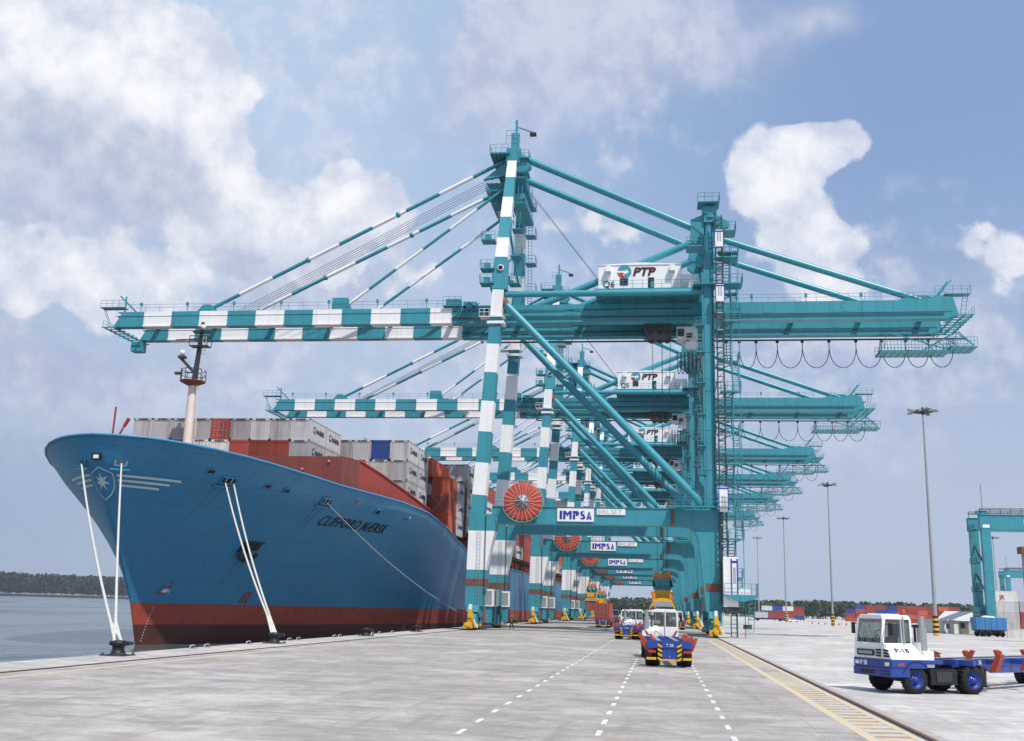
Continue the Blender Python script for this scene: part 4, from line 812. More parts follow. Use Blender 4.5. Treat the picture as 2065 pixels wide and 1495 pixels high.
# chocks, hawse openings, anchor
def recess(mb, y, z, w2, h2, frame=.12, shelf=True):
    p, nx = shell(y,z,.02); t = Vector((0,0,1)).cross(nx).normalized(); u = nx.cross(t)
    q = lambda a,b,d: p+t*a+u*b+nx*d
    mb.add([q(-w2,-h2,.02),q(w2,-h2,.02),q(w2,h2,.02),q(-w2,h2,.02)], [(0,1,2,3)], 1)
    for a0,b0,a1,b1 in ((-w2,-h2,w2,-h2),(w2,-h2,w2,h2),(w2,h2,-w2,h2),(-w2,h2,-w2,-h2)): mb.beam(q(a0,b0,.03),q(a1,b1,.03),frame,frame,0)
    if shelf:
        mb.beam(q(-w2-.6,-h2-.35,.1),q(w2+.6,-h2-.35,.1),.3,.14,0)
        for a in (-w2*.4,w2*.4): mb.tube(q(a,-h2,.06),q(a,h2,.06),.09,2,6)
for y, z, w2, h2, sh in ((96.8,14.15,.8,.38,True),(109.9,13.55,.8,.38,True)):
    mb = MB(); recess(mb,y,z,w2,h2,.14,sh); S(mb,'mooring_chock',[HULLBLUE,BLACK,GREY])
for y, z, w2, h2 in ((94.6,14.75,.42,.26),(101.1,14.1,.4,.26),(103.6,13.95,.4,.26),(119.9,13.35,.5,.36),(127.5,13.2,.4,.16)):
    mb = MB(); recess(mb,y,z,w2,h2,.1,False); S(mb,'freeing_port',[HULLBLUE,BLACK,GREY])
HAWSE = []
for sg in (1,-1):
    mb = MB(); c = around(sg*2.05,14.75,.02); a = around(sg*2.05+.3,14.75,.02)-around(sg*2.05-.3,14.75,.02); t = a.normalized(); u = Vector((0,.25,1)).normalized(); nx = t.cross(u).normalized()
    if nx.y > 0: nx = -nx
    q = lambda i,j,d: c+t*i+u*j+nx*d
    mb.add([q(-.5,-.36,.05),q(.5,-.36,.05),q(.5,.36,.05),q(-.5,.36,.05)], [(0,1,2,3)], 1)
    for i0,j0,i1,j1 in ((-.5,-.36,.5,-.36),(.5,-.36,.5,.36),(.5,.36,-.5,.36),(-.5,.36,-.5,-.36)): mb.beam(q(i0,j0,.05),q(i1,j1,.05),.12,.12,0)
    mb.beam(q(-.85,-.75,.1),q(.85,-.75,.1),.35,.12,0); HAWSE.append(q(.05,-.2,.12)); S(mb,'bow_hawse',[HULLBLUE,BLACK])
mb = MB(); c = around(.02,15.1,.02); mb.box(c.x-.42,c.x+.42,c.y-.14,c.y+.06,c.z-.3,c.z+.3,1); mb.box(c.x-.24,c.x+.24,c.y-.2,c.y-.13,c.z-.16,c.z+.16,0); S(mb,'bow_light',[WHITE,BLACK])
mb = MB(); p, nx = shell(105.8,8.0,.05); t = Vector((0,0,1)).cross(nx).normalized(); u = nx.cross(t); q = lambda a,b,d: p+t*a+u*b+nx*d
mb.add([q(-1.3,-.3,.0),q(1.3,.0,.0),q(1.5,.95,0.),q(-.9,.95,0.)], [(0,1,2,3)], 1); mb.beam(q(-1.0,.95,.05),q(1.6,.95,.05),.16,.16,1); mb.beam(q(-1.4,-.35,.05),q(-1.0,.95,.05),.16,.16,1)
mb.beam(q(-.1,.7,.1),q(-.1,-1.15,.35),.28,.28,2); mb.beam(q(-1.1,-.75,.3),q(-.1,-1.2,.3),.3,.3,2); mb.beam(q(.9,-.75,.3),q(-.1,-1.2,.3),.3,.3,2); mb.beam(q(-1.1,-.75,.3),q(-1.3,-.2,.35),.2,.35,2); mb.beam(q(.9,-.75,.3),q(1.1,-.2,.35),.2,.35,2)
S(mb,'anchor',[HULLBLUE,BLACK,DARK])
# bulb and thruster marks, draught figures
def mark(mb, y, z, segs, wd, mi=0):
    for (a0,b0,a1,b1) in segs:
        p, n1 = shell(y+a0,z+b0,.035); r, n2 = shell(y+a1,z+b1,.035); mb.beam(p, r, .02, wd, mi, up=n1.cross(Vector(r)-Vector(p)))
mb = MB(); mark(mb, 98.6, 3.3, [(0,0,1.2,0),(0,0,.1,.35),(.1,.35,.5,.6),(.5,.6,1.2,.6),(1.2,0,1.2,1.2),(0.,.02,1.2,.02)], .1); S(mb,'bulb_mark',RED)
mb = MB(); mark(mb, 99.0, 3.45, [(.1,0,.95,0),(.2,.15,.95,.15)], .2); S(mb,'bulb_mark_fill',EMBLEM)
mb = MB(); mark(mb, 109.9, 3.1, [(-.55,-.55,.55,.55),(-.55,.55,.55,-.55),(-.55,0,-.0,.6),(0,.6,.55,0),(.55,0,0,-.6),(0,-.6,-.55,0)], .13); S(mb,'thruster_mark',RED)
for k in range(13): mb = MB(); p, nn = shell(98.8+.02*k, -1.3+k*.27, .03); mb.beam(p, p+Vector((0,.16,.0)), .02, .12); S(mb,'draught_mark',EMBLEM)
mb = MB()
for y in (128.,151.):
    p, nn = shell(y,13.5 if y < 140 else 9.6,.03); mb.beam(p,p+Vector((0,.35,.0)),.03,.3)
S(mb,'pilot_marks',EMBLEM)
STAIN = mat('rust_stain', (.055,.20,.35), .6, .35, 2., streak=.5, streak_rgb=(.07,.16,.25))
def stain(y, z, w0, L):
    mb = MB(); P = []
    for k in range(9):
        f = k/8; w_ = w0*(1-f*.75)/2; zz = z-L*f
        for s in (-1,1): P.append(tuple(shell(y+s*w_+.08*math.sin(5*f+y), zz, .012)[0]))
    mb.add(P, [(2*i,2*i+1,2*i+3,2*i+2) for i in range(8)]); S(mb, 'rust_stain', STAIN)
for y, z, w0, L in ((96.5,13.5,.30,3.2),(97.3,13.5,.2,2.2),(109.6,12.9,.28,2.6),(110.4,12.9,.18,3.4),(105.6,6.8,.5,3.0),(106.3,6.9,.25,2.2)): stain(y, z, w0, L)
# breakwater on the forecastle, with its side screen falling aft
mb = MB(); YB = 113.6
mb.box(-66.,-35.6,YB,YB+.3,14.0,19.0,1); mb.add([(-35.6,YB,13.8),(-34.0,YB+1.3,13.8),(-34.0,YB+1.3,18.7),(-35.6,YB,19.0),(-35.6,YB+.3,13.8),(-34.2,YB+1.4,13.8),(-34.2,YB+1.4,18.7),(-35.6,YB+.3,19.0)], [(0,1,2,3),(7,6,5,4),(3,2,6,7)], 1)
S(mb,'breakwater',[DECKRED,COAM])
mb = MB(); A = [(-34.,YB+1.3,18.7),(-33.2,122.,17.95),(-32.3,132.,16.8),(-31.7,140.,15.8),(-31.4,144.5,15.3)]; B = [(x,y,zb) for (x,y,z), zb in zip(A,(13.8,13.6,13.2,13.3,14.6))]
mb.add(A+B, [(i,i+1,len(A)+i+1,len(A)+i) for i in range(len(A)-1)], 0); mb.add([(x-.25,y,z) for x,y,z in A+B], [(i+1,i,len(A)+i,len(A)+i+1) for i in range(len(A)-1)], 0); mb.path(A,.16,0,6)

S(mb,'side_screen',[ORANGE if False else DECKRED,BLACK])
for k in range(9): mb = MB(); mb.ball((-62+k*3.1,YB-.1,16.6+.9*(k%3)),.16,0,6); S(mb,'breakwater_lamp',GREY)
# foremast and jackstaff
mb = MB(); FX, FY = -53.9, 114.2-1.8
mb.tube((FX+.1,FY,15),(FX+.05,FY,27.6),.60,0,18,r1=.44); mb.lathe([(.44,0),(1.35,.45),(1.45,.5),(1.45,.6),(.44,.6)], (FX,FY,26.9), 'z', 18, 1); S(mb,'foremast',[CREAM,BRONZE])
mb = MB(); mb.beam((FX+.2,FY,27.6),(FX+.5,FY,32.6),.5,.5,0,w1=.36,h1=.36); mb.beam((FX,FY,28.6),(FX-1.5,FY-.6,30.2),.5,.3); mb.lathe([(.001,0),(.28,.05),(.28,.5),(.001,.65)], (FX-1.3,FY-.6,30.5), 'z', 12, 1); mb.box(FX-1.7,FX-.9,FY-.9,FY-.2,30.1,30.4)
mb.box(FX-.6,FX+1.6,FY-.6,FY+.6,31.6,31.72); rail(mb,[(FX-.6,FY-.6,31.72),(FX+1.6,FY-.6,31.72),(FX+1.6,FY+.6,31.72)],1.1,1.,.05); mb.beam((FX+.5,FY,32.6),(FX+.6,FY,34.6),.3,.28); mb.beam((FX-2.6,FY,32.5),(FX+2.,FY,32.7),.1,.1); mb.ball((FX+.9,FY-.5,33.9),.3,1,8); mb.box(FX-.4,FX+1.7,FY-.4,FY+.4,33.3,33.5)
S(mb,'topmast',[DARK,WHITE])
mb = MB()
for k in range(9):
    t0 = math.pi*.15+k*math.pi*.21; c0 = Vector((FX+1.42*math.cos(t0),FY-1.42*math.sin(t0),27.5)); c1 = Vector((FX+1.42*math.cos(t0+.66),FY-1.42*math.sin(t0+.66),27.5)); mb.tube(c0,c0+Vector((0,0,1.3)),.05,0,5); mb.tube(c0+Vector((0,0,1.3)),c1+Vector((0,0,1.3)),.05,0,4); mb.tube(c0+Vector((0,0,.7)),c1+Vector((0,0,.7)),.04,0,4)
mb.box(FX-2.0,FX-1.4,FY-.7,FY-.3,28.2,28.5); S(mb,'mast_gallery',DARK)
mb = MB(); ladder(mb,(FX+.8,FY-.2,21.),(FX+.7,FY-.2,27.),.4); ladder(mb,(FX+.95,FY-.1,28),(FX+1.05,FY-.1,33),.4); S(mb,'mast_ladder',CREAM)
mb = MB(); mb.beam((-54.8,97.5,16.2),(-54.7,97.5,21.6),.16,.12); mb.beam((-54.8,97.5,17.2),(-53.4,97.5,20.0),.3,.22,w1=.12,h1=.1); mb.beam((-53.6,97.5,19.6),(-53.1,97.4,20.4),.2,.3); S(mb,'bow_davit',DECKRED)
# hatch coamings and deck-edge lashing gear along the side
mb = MB(); mb.box(CL-HB+.6,CL+HB-.75,155.,YEND-6,9.0,12.3); mb.box(CL-HB+3,CL+HB-3.5,140.,155.,9.,12.3)
for y in np.arange(157,YEND-8,2.4): mb.box(CL+HB-.75,CL+HB-.55,y,y+.2,9.6,12.3)
mb.box(CL+HB-.8,CL+HB-.4,157.,YEND-6,12.25,12.4); S(mb,'hatch_coaming',COAM)
for y in list(np.arange(157.6,YEND-14,13.6)):
    mb = MB(); mb.box(CL-HB+1,CL+HB-.4,y-.3,y+.3,12.4,13.0)
    for x in np.arange(CL+HB-.5-10,CL+HB-.3,2.5): mb.box(x-.1,x+.1,y-.3,y+.3,12.4,20.5)
    mb.box(CL+HB-11,CL+HB-.4,y-.3,y+.3,17.8,18.0); S(mb,'lashing_bridge',COAM)
mb = MB(); mb.box(CL-20,CL+18,375,389,10,44); mb.box(CL-21.5,CL+21.5,376,380,40,43,0); mb.box(CL-6,CL+8,392,404,10,40,1); S(mb,'deckhouse',[WHITE,HULLBLUE])

# ------------------------------------------------------------------ containers
_cm = {}
def cont_mesh(key, L, m, logo=None, head=None, door=False, h=2.6):
    """corrugated steel box, long side along y, base centre at origin, end facing -y"""
    if key in _cm: return _cm[key]
    mb = MB(); W2 = 1.219; r = .09
    for sx in (-1,1):
        for y in (0,L-r*1.6): mb.box(sx*W2-(r*1.6 if sx > 0 else 0),sx*W2+(0 if sx > 0 else r*1.6),y,y+r*1.6,0,h)
        x0, x1 = sorted((sx*W2,sx*(W2-r))); mb.box(x0,x1,.1,L-.1,0,.16); mb.box(x0,x1,.1,L-.1,h-.12,h)
        n = int((L-.3)/.28); pts = []
        for k in range(n+1):
            y = .15+(L-.3)*k/n
            for dy, d in ((0,.05),(.10,.05),(.14,.012),(.24,.012)):
                if y+dy < L-.12: pts.append((y+dy, sx*(W2-d)))
        vs = [(x,y,z) for y,x in pts for z in (.16,h-.12)]; fs = [(2*i,2*i+2,2*i+3,2*i+1) if sx > 0 else (2*i,2*i+1,2*i+3,2*i+2) for i in range(len(pts)-1)]; mb.add(vs, fs, 0)
    for y, sg in ((0,-1),(L,1)):
        mb.box(-W2,W2,*sorted((y,y-sg*.1)),0,.16); mb.box(-W2,W2,*sorted((y,y-sg*.1)),h-.24,h)
        if door and sg < 0: mb.box(-W2+.1,W2-.1,.05,.09,.16,h-.24)
        else:
            n = 9; pts = []
            for k in range(n):
                x = -W2+.14+(2*W2-.28)*k/n
                for dx, d in ((0,.09),(.10,.09),(.13,.02),(.23,.02)): pts.append((x+dx, y-sg*d))
            pts.append((W2-.14,y-sg*.09)); vs = [(x,yy,z) for x,yy in pts for z in (.16,h-.24)]; fs = [(2*i,2*i+2,2*i+3,2*i+1) if sg < 0 else (2*i,2*i+1,2*i+3,2*i+2) for i in range(len(pts)-1)]; mb.add(vs, fs, 0)
    mb.box(-W2+.02,W2-.02,.05,L-.05,h-.03,h-.004); mb.box(-W2+.02,W2-.02,.05,L-.05,.02,.1)
    mats = [m, INK, CBLUE, WHITE]
    if head: t = text_w(head,.30,bold=.012,depth=.01); mb.text(head,.30,(-t*.56,-.008,h-.225),depth=.01,bold=.012,mi=1,sx=1.12)
    if logo:
        for sx in (1,):
            x = sx*(W2+.008); y0 = L*.22; mb.box(x-.006,x,y0-.05,y0+.75,h-1.55,h-.75,2)
            st = []
            for k in range(14): a = math.pi/2+math.pi*k/7; rr = .30 if k % 2 == 0 else .12; st.append((y0+.35+rr*math.cos(a),h-1.15+rr*math.sin(a)))
            mb.prism(st,'x',x,x+.006,3); t = text_w(logo,.74,bold=.02,depth=.01); mb.text(logo,.74,(x,y0+.95,h-1.45),(0,1,0),(0,0,1),1,.01,bold=.02,sx=(L*.50)/t)
    o = mb.build('shipping_container', mats); me = o.data; bpy.data.objects.remove(o); _cm[key] = me
    return me
_dm = {}
def door_mesh(m, h=2.6):
    if m.name not in _dm:
        mb = MB(); mb.box(-.53,.53,-.045,.0,.2,h-.28)
        for z in (.7,1.3,1.9): mb.box(-.5,.5,-.06,-.045,z,z+.05)
        for x in (-.28,.22): mb.tube((x,-.09,.15),(x,-.09,h-.2),.025,1,6); mb.box(x-.02,x+.25,-.12,-.08,1.05,1.1,1)
        for z in (.4,1.3,2.1): mb.box(.48,.56,-.07,-.03,z,z+.12,1)
        o = mb.build('container_door',[m,GREY]); _dm[m.name] = o.data; bpy.data.objects.remove(o)
    return _dm[m.name]
CM = {'g':CGREY,'r':CRED,'o':CORANGE,'b':CBLUE,'w':CWHITE}
CN2 = {'g':'grey','r':'rust red','o':'orange red','b':'blue','w':'white'}
def container(c, L, x, y, z, label, group, brand=True, door=False, h=2.6, rz=0.):
    br = brand and c in 'gw'
    me = cont_mesh((c,L,br,door,h), L, CM[c], 'MAERSK' if br else None, 'MAERSK' if br else None, door, h)
    o = bpy.data.objects.new('shipping_container', me); COL.objects.link(o); o.location = (x,y,z); o.rotation_euler = (0,0,rz); tag(o, label, 'container', group)
    if door:
        for s in (-1,1):
            d = bpy.data.objects.new('door', door_mesh(CM[c],h)); COL.objects.link(d); d.parent = o; d.location = (s*.56,.045,0)
            if s > 0: d.scale = (-1,1,1)
    return o
ORD = ['first','second','third','fourth','fifth','sixth','seventh','eighth','ninth','tenth','eleventh','twelfth','thirteenth','fourteenth','fifteenth','sixteenth','seventeenth','eighteenth','nineteenth','twentieth']
TIER = ['top tier','second tier down','third tier down','fourth tier down','fifth tier down']
def bay(bname, y, xr, ztop, cols, L=12.19, split=False, h=2.6, doors=()):
    TIER = ['top tier','second tier','third tier','fourth tier','fifth tier']
    """cols: strings from starboard to port, each giving the colours from the top tier down; '.' = empty place"""
    for i, col in enumerate(cols):
        for t, c in enumerate(col):
            if c == '.': continue
            x = xr-1.25-2.5*i; z = ztop-h*(t+1)
            where = f'{TIER[t]}, {ORD[i]} column from the quay'
            if split and i == 0:
                for k in (0,1):
                    cc = c if k == 0 else {'g':'g','w':'o','o':'g','r':'g','b':'g'}[c]
                    container(cc, 6.06, x, y+k*6.12, z, f'{CN2[cc]} short container, {bname}, {where}, '+('forward half' if k == 0 else 'aft half'), 'containers stacked on the ship', True)
            else: container(c, L, x, y, z, f'{CN2[c]} container, {bname}, {where}', 'containers stacked on the ship', c in 'gw', (i,t) in doors)
bay('ship front bay', 118, -41.2, 24.15, ['ggr','grr','grr','gr','rw','gwr','grr','ggr','gg'], split=True, doors=((4,0),(5,1)))
bay('ship second bay', 131.6, -32.5, 23.75, ['gggr','bggr','ggr','gg','gg','rg'], split=True)
bay('ship third bay', 145.2, -29.7, 20.7, ['oro','.rr'], split=True, doors=((0,0),(0,1)))
container('o',12.19,-33.45,145.2,20.75,'orange red container standing alone one tier above the ship third bay','containers stacked on the ship',False)
bay('ship fourth bay', 158.8, -29.6, 24.3, ['gggg','ggor','rgg','gg'], split=True)
for k_, (xa, za, xb, zb) in enumerate(((-32.1,15.6,-30.0,18.0),(-30.0,15.6,-32.1,18.0))):
    mb = MB(); mb.tube((xa,144.95,za),(xb,144.9,zb),.035,0,6); S(mb,'lashing_rod',GREY)
rnb = random.Random(5)
names = ['fifth','sixth','seventh','eighth','ninth','tenth','eleventh','twelfth','thirteenth','fourteenth','fifteenth','sixteenth','seventeenth']
for k, nme in enumerate(names):
    y = 172.4+13.6*k
    if 372 < y < 392 or y > 418: continue
    bay('ship '+nme+' bay', y, -29.4, 12.5+2.6*4+.2 if k != 1 else 12.5+2.6*3+.1, [''.join(rnb.choice('ggwrro') for _ in range(4)) for i in range(2)])

# ------------------------------------------------------------------ quay edge: bollards, mooring lines, fenders
def bollard(x, y, label, s=1.):
    R = empty('bollard', (x,y,0)); mb = MB()
    mb.lathe([(.001,0),(.5*s,0),(.5*s,.05),(.36*s,.09),(.27*s,.28*s),(.29*s,.44*s),(.40*s,.54*s),(.36*s,.66*s),(.2*s,.70*s),(.001,.71*s)], (0,0,0), 'z', 20); mb.prism([(.1,.40*s),(.62*s,.50*s),(.66*s,.60*s),(.5*s,.66*s),(.1,.66*s)], 'y', -.22*s, .22*s); mb.prism([(-.4*s,.5*s),(-.1,.4*s),(-.1,.66*s),(-.36*s,.66*s)], 'y', -.2*s, .2*s); mb.build('bollard_post', BLACK, R)
    mb = MB(); mb.box(-.6*s,.6*s,-.6*s,.6*s,0.004,.05); 
    for a in (-1,1):
        for b in (-1,1): mb.lathe([(.07,0),(.07,.1),(.001,.1)], (a*.5*s,b*.5*s,.05), 'z', 6)
    mb.build('base_plate', DARK, R); return tag(R, label, 'bollard', 'mooring bollards along the quay edge')
BOL = [(-26.6,50.2,'large black bollard at the left holding the two white bow lines',1.05),(-26.3,71,'black bollard holding the pair of white lines crossing the blue hull',1.05),(-26.3,94,'small dark bollard on the coping below the ship name lettering',1.),(-26.3,114,'dark bollard on the coping nearest the first crane leg',1.),(-26.3,29,'bollard top just inside the left picture edge',1.)]
for x,y,l,s in BOL: bollard(x,y,l,s)
for y in (168,192,216): bollard(-26.3,y,'small far bollard on the coping between the crane legs')
def line(pts_from, to, label, r=.085, sag=.35, n=18, kink=None):
    a = Vector(pts_from); b = Vector(to); P = []
    for i in range(n+1):
        t = i/n; p = a.lerp(b,t); p.z -= sag*4*t*(1-t); P.append(p)
    mb = MB(); mb.path(P, r, 0, 7)
    if kink: mb.lathe([(.28,-.14),(.36,0),(.28,.14),(.2,0),(.28,-.14)], kink, 'z', 14)
    return tag(mb.build('mooring_line', ROPE), label, 'rope', 'white mooring lines')
b1 = (-26.65,50.1,.5)
for s_, lab in ((0,'white mooring line from the right bow hawse down to the left bollard'),(1,'white mooring line from the left bow hawse crossing the emblem to the left bollard')):
    hp = HAWSE[s_]; spl = Vector(b1)+ (hp-Vector(b1)).normalized()*3.6+Vector((-.1,0,0)); line(hp, spl, lab, .082, .6)
    for k, dx in enumerate((-.18,.16)): line(spl, (b1[0]+dx+.1*s_, b1[1]+.2*k, b1[2]), ['spliced rope eye of the right bow line on the left bollard','spliced rope eye of the left bow line on the left bollard'][s_], .075, .0, 4)
b2 = (-26.35,70.9,.5)
for k in (0,1):
    p, nn = shell(96.55+.8*k,14.05,.2); spl = Vector(b2)+(p-Vector(b2)).normalized()*3.5; spl.x += .1*k; line(p, spl, ['left of the two white lines running from the bow chock to the second bollard','right of the two white lines running from the bow chock to the second bollard'][k], .08, .6)
    for j in (0,1): line(spl, (b2[0]+.22*(j-.5)+.1*k, b2[1]+.15*j, b2[2]), 'rope eyes of the paired lines looped over the second bollard', .07, 0, 4)
p, nn = shell(109.9,13.5,.2)
o = line(p, (-27.3,141.5,2.2), 'thin slack line running from the chock past the ship name towards the first crane', .035, .9)
# small white pad-eyes and cleats along the coping
def cleat(x,y,label):
    mb = MB(); mb.path([(x-.1,y-.22,.0),(x-.1,y-.20,.14),(x,y-.06,.19),(x+.04,y+.1,.17),(x,y+.22,.04)],.045,0,6); mb.box(x-.16,x+.16,y-.27,y+.27,.004,.035); return tag(mb.build('quay_cleat',GREY),label,'cleat','small steel cleats along the coping')
for y in (60.,62.,68.6,76.5,78.5,87.5,89.,97.5,99.5,102.,107.): cleat(-27.15,y,'small bent steel cleat on the coping edge')
def fender(y):
    mb = MB(); mb.lathe([(.45,0),(.7,.05),(.7,.55),(.5,.62),(.5,.95),(.75,1.0),(.75,1.05),(.001,1.05)],(EDGE,y,-1.2),'x',20); mb.box(EDGE+.9,EDGE+1.05,y-.9,y+.9,-2.6,-.2) if False else None
    for v in range(len(mb.v)): x,yy,z = mb.v[v]; mb.v[v] = (2*EDGE-x,yy,z)
    for f in mb.f: f.reverse()
    return tag(mb.build('fender',BLACK),'black rubber fender on the quay wall below the coping','fender','fenders along the quay wall')
for y in range(60,160,14): fender(y)
# ------------------------------------------------------------------ terminal tractors and skeletal trailers
def wheel(parent, x, y, r=.54, w=.3, dual=False, rim=TRUCKBLUE, side=1, name='wheel'):
    R = MB(); ww = w*(2.1 if dual else 1); prof = [(r*.62,-ww/2),(r*.9,-ww/2),(r,-ww/2+.06)]+([(r,-.05),(r*.86,-.03),(r*.86,.03),(r,.05)] if dual else [])+[(r,ww/2-.06),(r*.9,ww/2),(r*.62,ww/2)]
    R.lathe(prof,(x,y,r),'x',28,0); 
    for k in range(20):
        t = 2*math.pi*k/20; R.beam((x-ww/2+.04,y+math.cos(t)*r,r+math.sin(t)*r),(x+ww/2-.04,y+math.cos(t+.1)*r,r+math.sin(t+.1)*r),.05,.03,0)
    o = R.build(name, TYRE, parent); R = MB(); s = side; h = ww/2
    R.lathe([(r*.62,s*h),(r*.58,s*(h-.03)),(r*.5,s*(h-.12)),(r*.2,s*(h-.14)),(r*.2,s*(h+.0)),(.001,s*(h+.02))],(x,y,r),'x',20,0)
    for k in range(8): t = 2*math.pi*k/8; R.lathe([(.03,s*(h-.14)),(.03,s*(h-.06)),(.001,s*(h-.06))],(x,y+.34*r*math.cos(t),r+.34*r*math.sin(t)),'x',6,0)
    R.lathe([(r*.62,-s*h),(.001,-s*(h-.1))],(x,y,r),'x',16,1); R.build('rim',[rim,DARK],o); return o
def make_tractor(num, front=True):
    R = empty('terminal_tractor',(0,0,0))
    mb = MB(); mb.box(-.5,.5,-.75,3.7,.62,.92); mb.box(-.95,-.5,.75,2.0,.45,.95); mb.box(.5,.95,.8,1.9,.4,.9); mb.lathe([(.001,-.25),(.55,-.25),(.6,0),(.4,.12),(.001,.12)],(0,0,1.0),'z',20); mb.tube((-1.0,0,.54),(1.,0,.54),.14,0,8); mb.tube((-1.,2.65,.54),(1.,2.65,.54),.1,0,8); mb.box(-1.05,-.5,-.62,-.5,.5,1.1); mb.tube((-.8,1.0,.7),(-.8,1.9,.7),.24,0,12); mb.build('chassis',DARK,R)
    def sh(v): return [(x, y-(max(0,z-1.7)*.16 if y > 3.3 else 0), z) for x,y,z in v]
    mb = MB(); mb.prism([(-1.2,1.28),(1.2,1.28),(1.2,1.88),(-.56,1.88),(-1.14,1.42)],'y',2.25,3.75); mb.prism([(1.17,2.80),(1.02,2.97),(-.36,2.97),(-.51,2.80)],'y',2.25,3.74); mb.box(-.2,1.0,2.35,3.4,2.97,3.01)
    for xa, xb, ya, yb in ((-.56,-.47,2.25,2.36),(-.56,-.49,2.63,2.77),(-.56,-.47,3.62,3.75),(1.09,1.2,2.25,2.5),(1.09,1.2,3.62,3.75)):
        mb.prism([(xa,1.88),(xb,1.88),(xb+(.05 if xa < 0 else -.03),2.80),(xa+(.05 if xa < 0 else -.03),2.80)],'y',ya,yb)
    mb.box(-.5,-.42,2.25,2.31,1.88,2.8); mb.box(.27,.39,2.25,2.31,1.88,2.8); mb.v = sh(mb.v)
    cab = mb.build('cab',WHITE,R,bevel=.03)
    mb = MB(); mb.box(.05,.6,2.5,3.0,1.88,2.1); mb.box(.05,.6,2.42,2.55,2.1,2.62); mb.build('seat',BLACK,cab)
    mb = MB(); mb.box(-.45,1.08,3.35,3.6,1.88,2.05); mb.path([(.33+.2*math.cos(t),3.22-.05*math.sin(t),2.2+.17*math.sin(t)) for t in np.linspace(0,6.283,15)],.02,0,6); mb.tube((.33,3.35,2.05),(.33,3.22,2.2),.03,0,6); mb.build('dashboard',DARK,cab)
    mb = MB(); mb.box(-1.15,-.05,1.75,2.25,1.0,1.62); mb.prism([(1.75,1.62),(2.25,1.62),(2.25,1.95)],'x',-.95,-.1); mb.build('engine_cover',WHITE,R,bevel=.03)
    mb = MB(); mb.add(sh([(-.47,3.70,1.88),(1.1,3.70,1.88),(1.06,3.70,2.80),(-.42,3.70,2.80)]),[(3,2,1,0)]); mb.build('windscreen',CGLASS,cab)
    mb = MB(); mb.add([(-.54,2.77,1.88),(-.54,3.64,1.88),(-.49,3.5,2.8),(-.49,2.77,2.8)],[(0,1,2,3)]); mb.build('side_window',CGLASS,cab); mb = MB(); mb.add([(-.54,2.36,1.88),(-.54,2.63,1.88),(-.49,2.63,2.8),(-.49,2.36,2.8)],[(0,1,2,3)]); mb.build('side_window',CGLASS,cab)
    mb = MB(); mb.add([(1.15,2.5,1.88),(1.15,3.64,1.88),(1.12,3.5,2.8),(1.12,2.5,2.8)],[(3,2,1,0)]); mb.build('side_window',CGLASS,cab)
    for a, b in ((-.42,.28),(.38,1.08)):
        mb = MB(); mb.add([(a,2.28,1.88),(b,2.28,1.88),(b,2.28,2.8),(a,2.28,2.8)],[(0,1,2,3)]); mb.build('rear_window',CGLASS,cab)
    mb = MB(); mb.box(.31,.35,2.21,2.245,1.3,2.9); 
    for z in (2.97,): mb.tube((-.45,2.3,z),(1.1,2.3,z),.02,0,5)
    mb.beam((-.60,2.7,1.35),(-.58,2.7,2.9),.05,.06,0); mb.build('door_seam',GREY,cab)
    mb = MB(); mb.prism([(2.15,.95),(3.78,.95),(3.78,1.28),(2.15,1.28)],'x',-1.22,1.22); mb.prism([(2.95,.62),(3.82,.62),(3.82,.95),(2.95,.95)],'x',-1.21,1.21); mb.box(-1.22,-.7,1.4,2.15,1.12,1.28); mb.box(.7,1.22,1.4,2.15,1.12,1.28); mb.build('bumper_skirt',TRUCKBLUE,R,bevel=.03)
    mb = MB(); mb.box(-.15,.95,3.77,3.8,1.38,1.62,0); mb.box(-.05,.85,3.8,3.805,1.44,1.56,1); mb.build('badge_panel',[BLACK,GREY],R); mb = MB()
    for i in range(3):
        for a, b in ((-.55,-.25),(-1.05,-.72)): mb.box(a,b,3.755,3.785,1.36+.11*i,1.43+.11*i,0)
    mb.build('vent_slots',BLACK,R); mb = MB()
    mb.box(-1.1,-.6,3.82,3.83,.7,.74,0); mb.box(-1.1,-.6,3.82,3.83,.82,.86,0); mb.box(-.2,.7,3.82,3.83,.7,.86,0); mb.build('front_grille',[BLACK,GREY],R)
    for x in (-.95,.95): mb = MB(); mb.box(x-.12,x+.12,3.78,3.81,1.03,1.17); mb.build('headlight',WHITE,R)
    mb = MB(); mb.box(-1.225,-1.2,3.2,3.5,1.05,1.15); mb.lathe([(.09,0),(.09,.16),(.001,.2)],(-.3,2.45,2.99),'z',12,0); mb.build('amber_beacon',ORANGE,cab)
    mb = MB(); mb.tube((-.85,2.05,1.0),(-.85,2.05,2.95),.12,0,14); mb.tube((-.85,2.05,1.45),(-.85,2.05,2.5),.19,0,14); mb.tube((-.5,2.1,1.1),(-.5,2.1,2.55),.05,1,8); mb.lathe([(.16,0),(.16,.12),(.001,.12)],(-.5,2.1,2.5),'z',12,1); mb.build('exhaust_stack',[GREY,DARK],R)
    mb = MB(); mb.tube((-.45,3.4,2.6),(-.95,3.6,2.6),.025,0,5); mb.box(-1.1,-.9,3.56,3.62,2.2,2.65); mb.build('mirror',BLACK,cab)
    mb = MB(); mb.tube((1.15,3.4,2.6),(1.4,3.6,2.6),.025,0,5); mb.box(1.33,1.52,3.56,3.62,2.2,2.65); mb.build('mirror',BLACK,cab)
    for x in (-1.02,1.02): wheel(R,x,2.65,side=-1 if x < 0 else 1)
    for x in (-.90,.90): wheel(R,x,0,dual=True,side=-1 if x < 0 else 1)
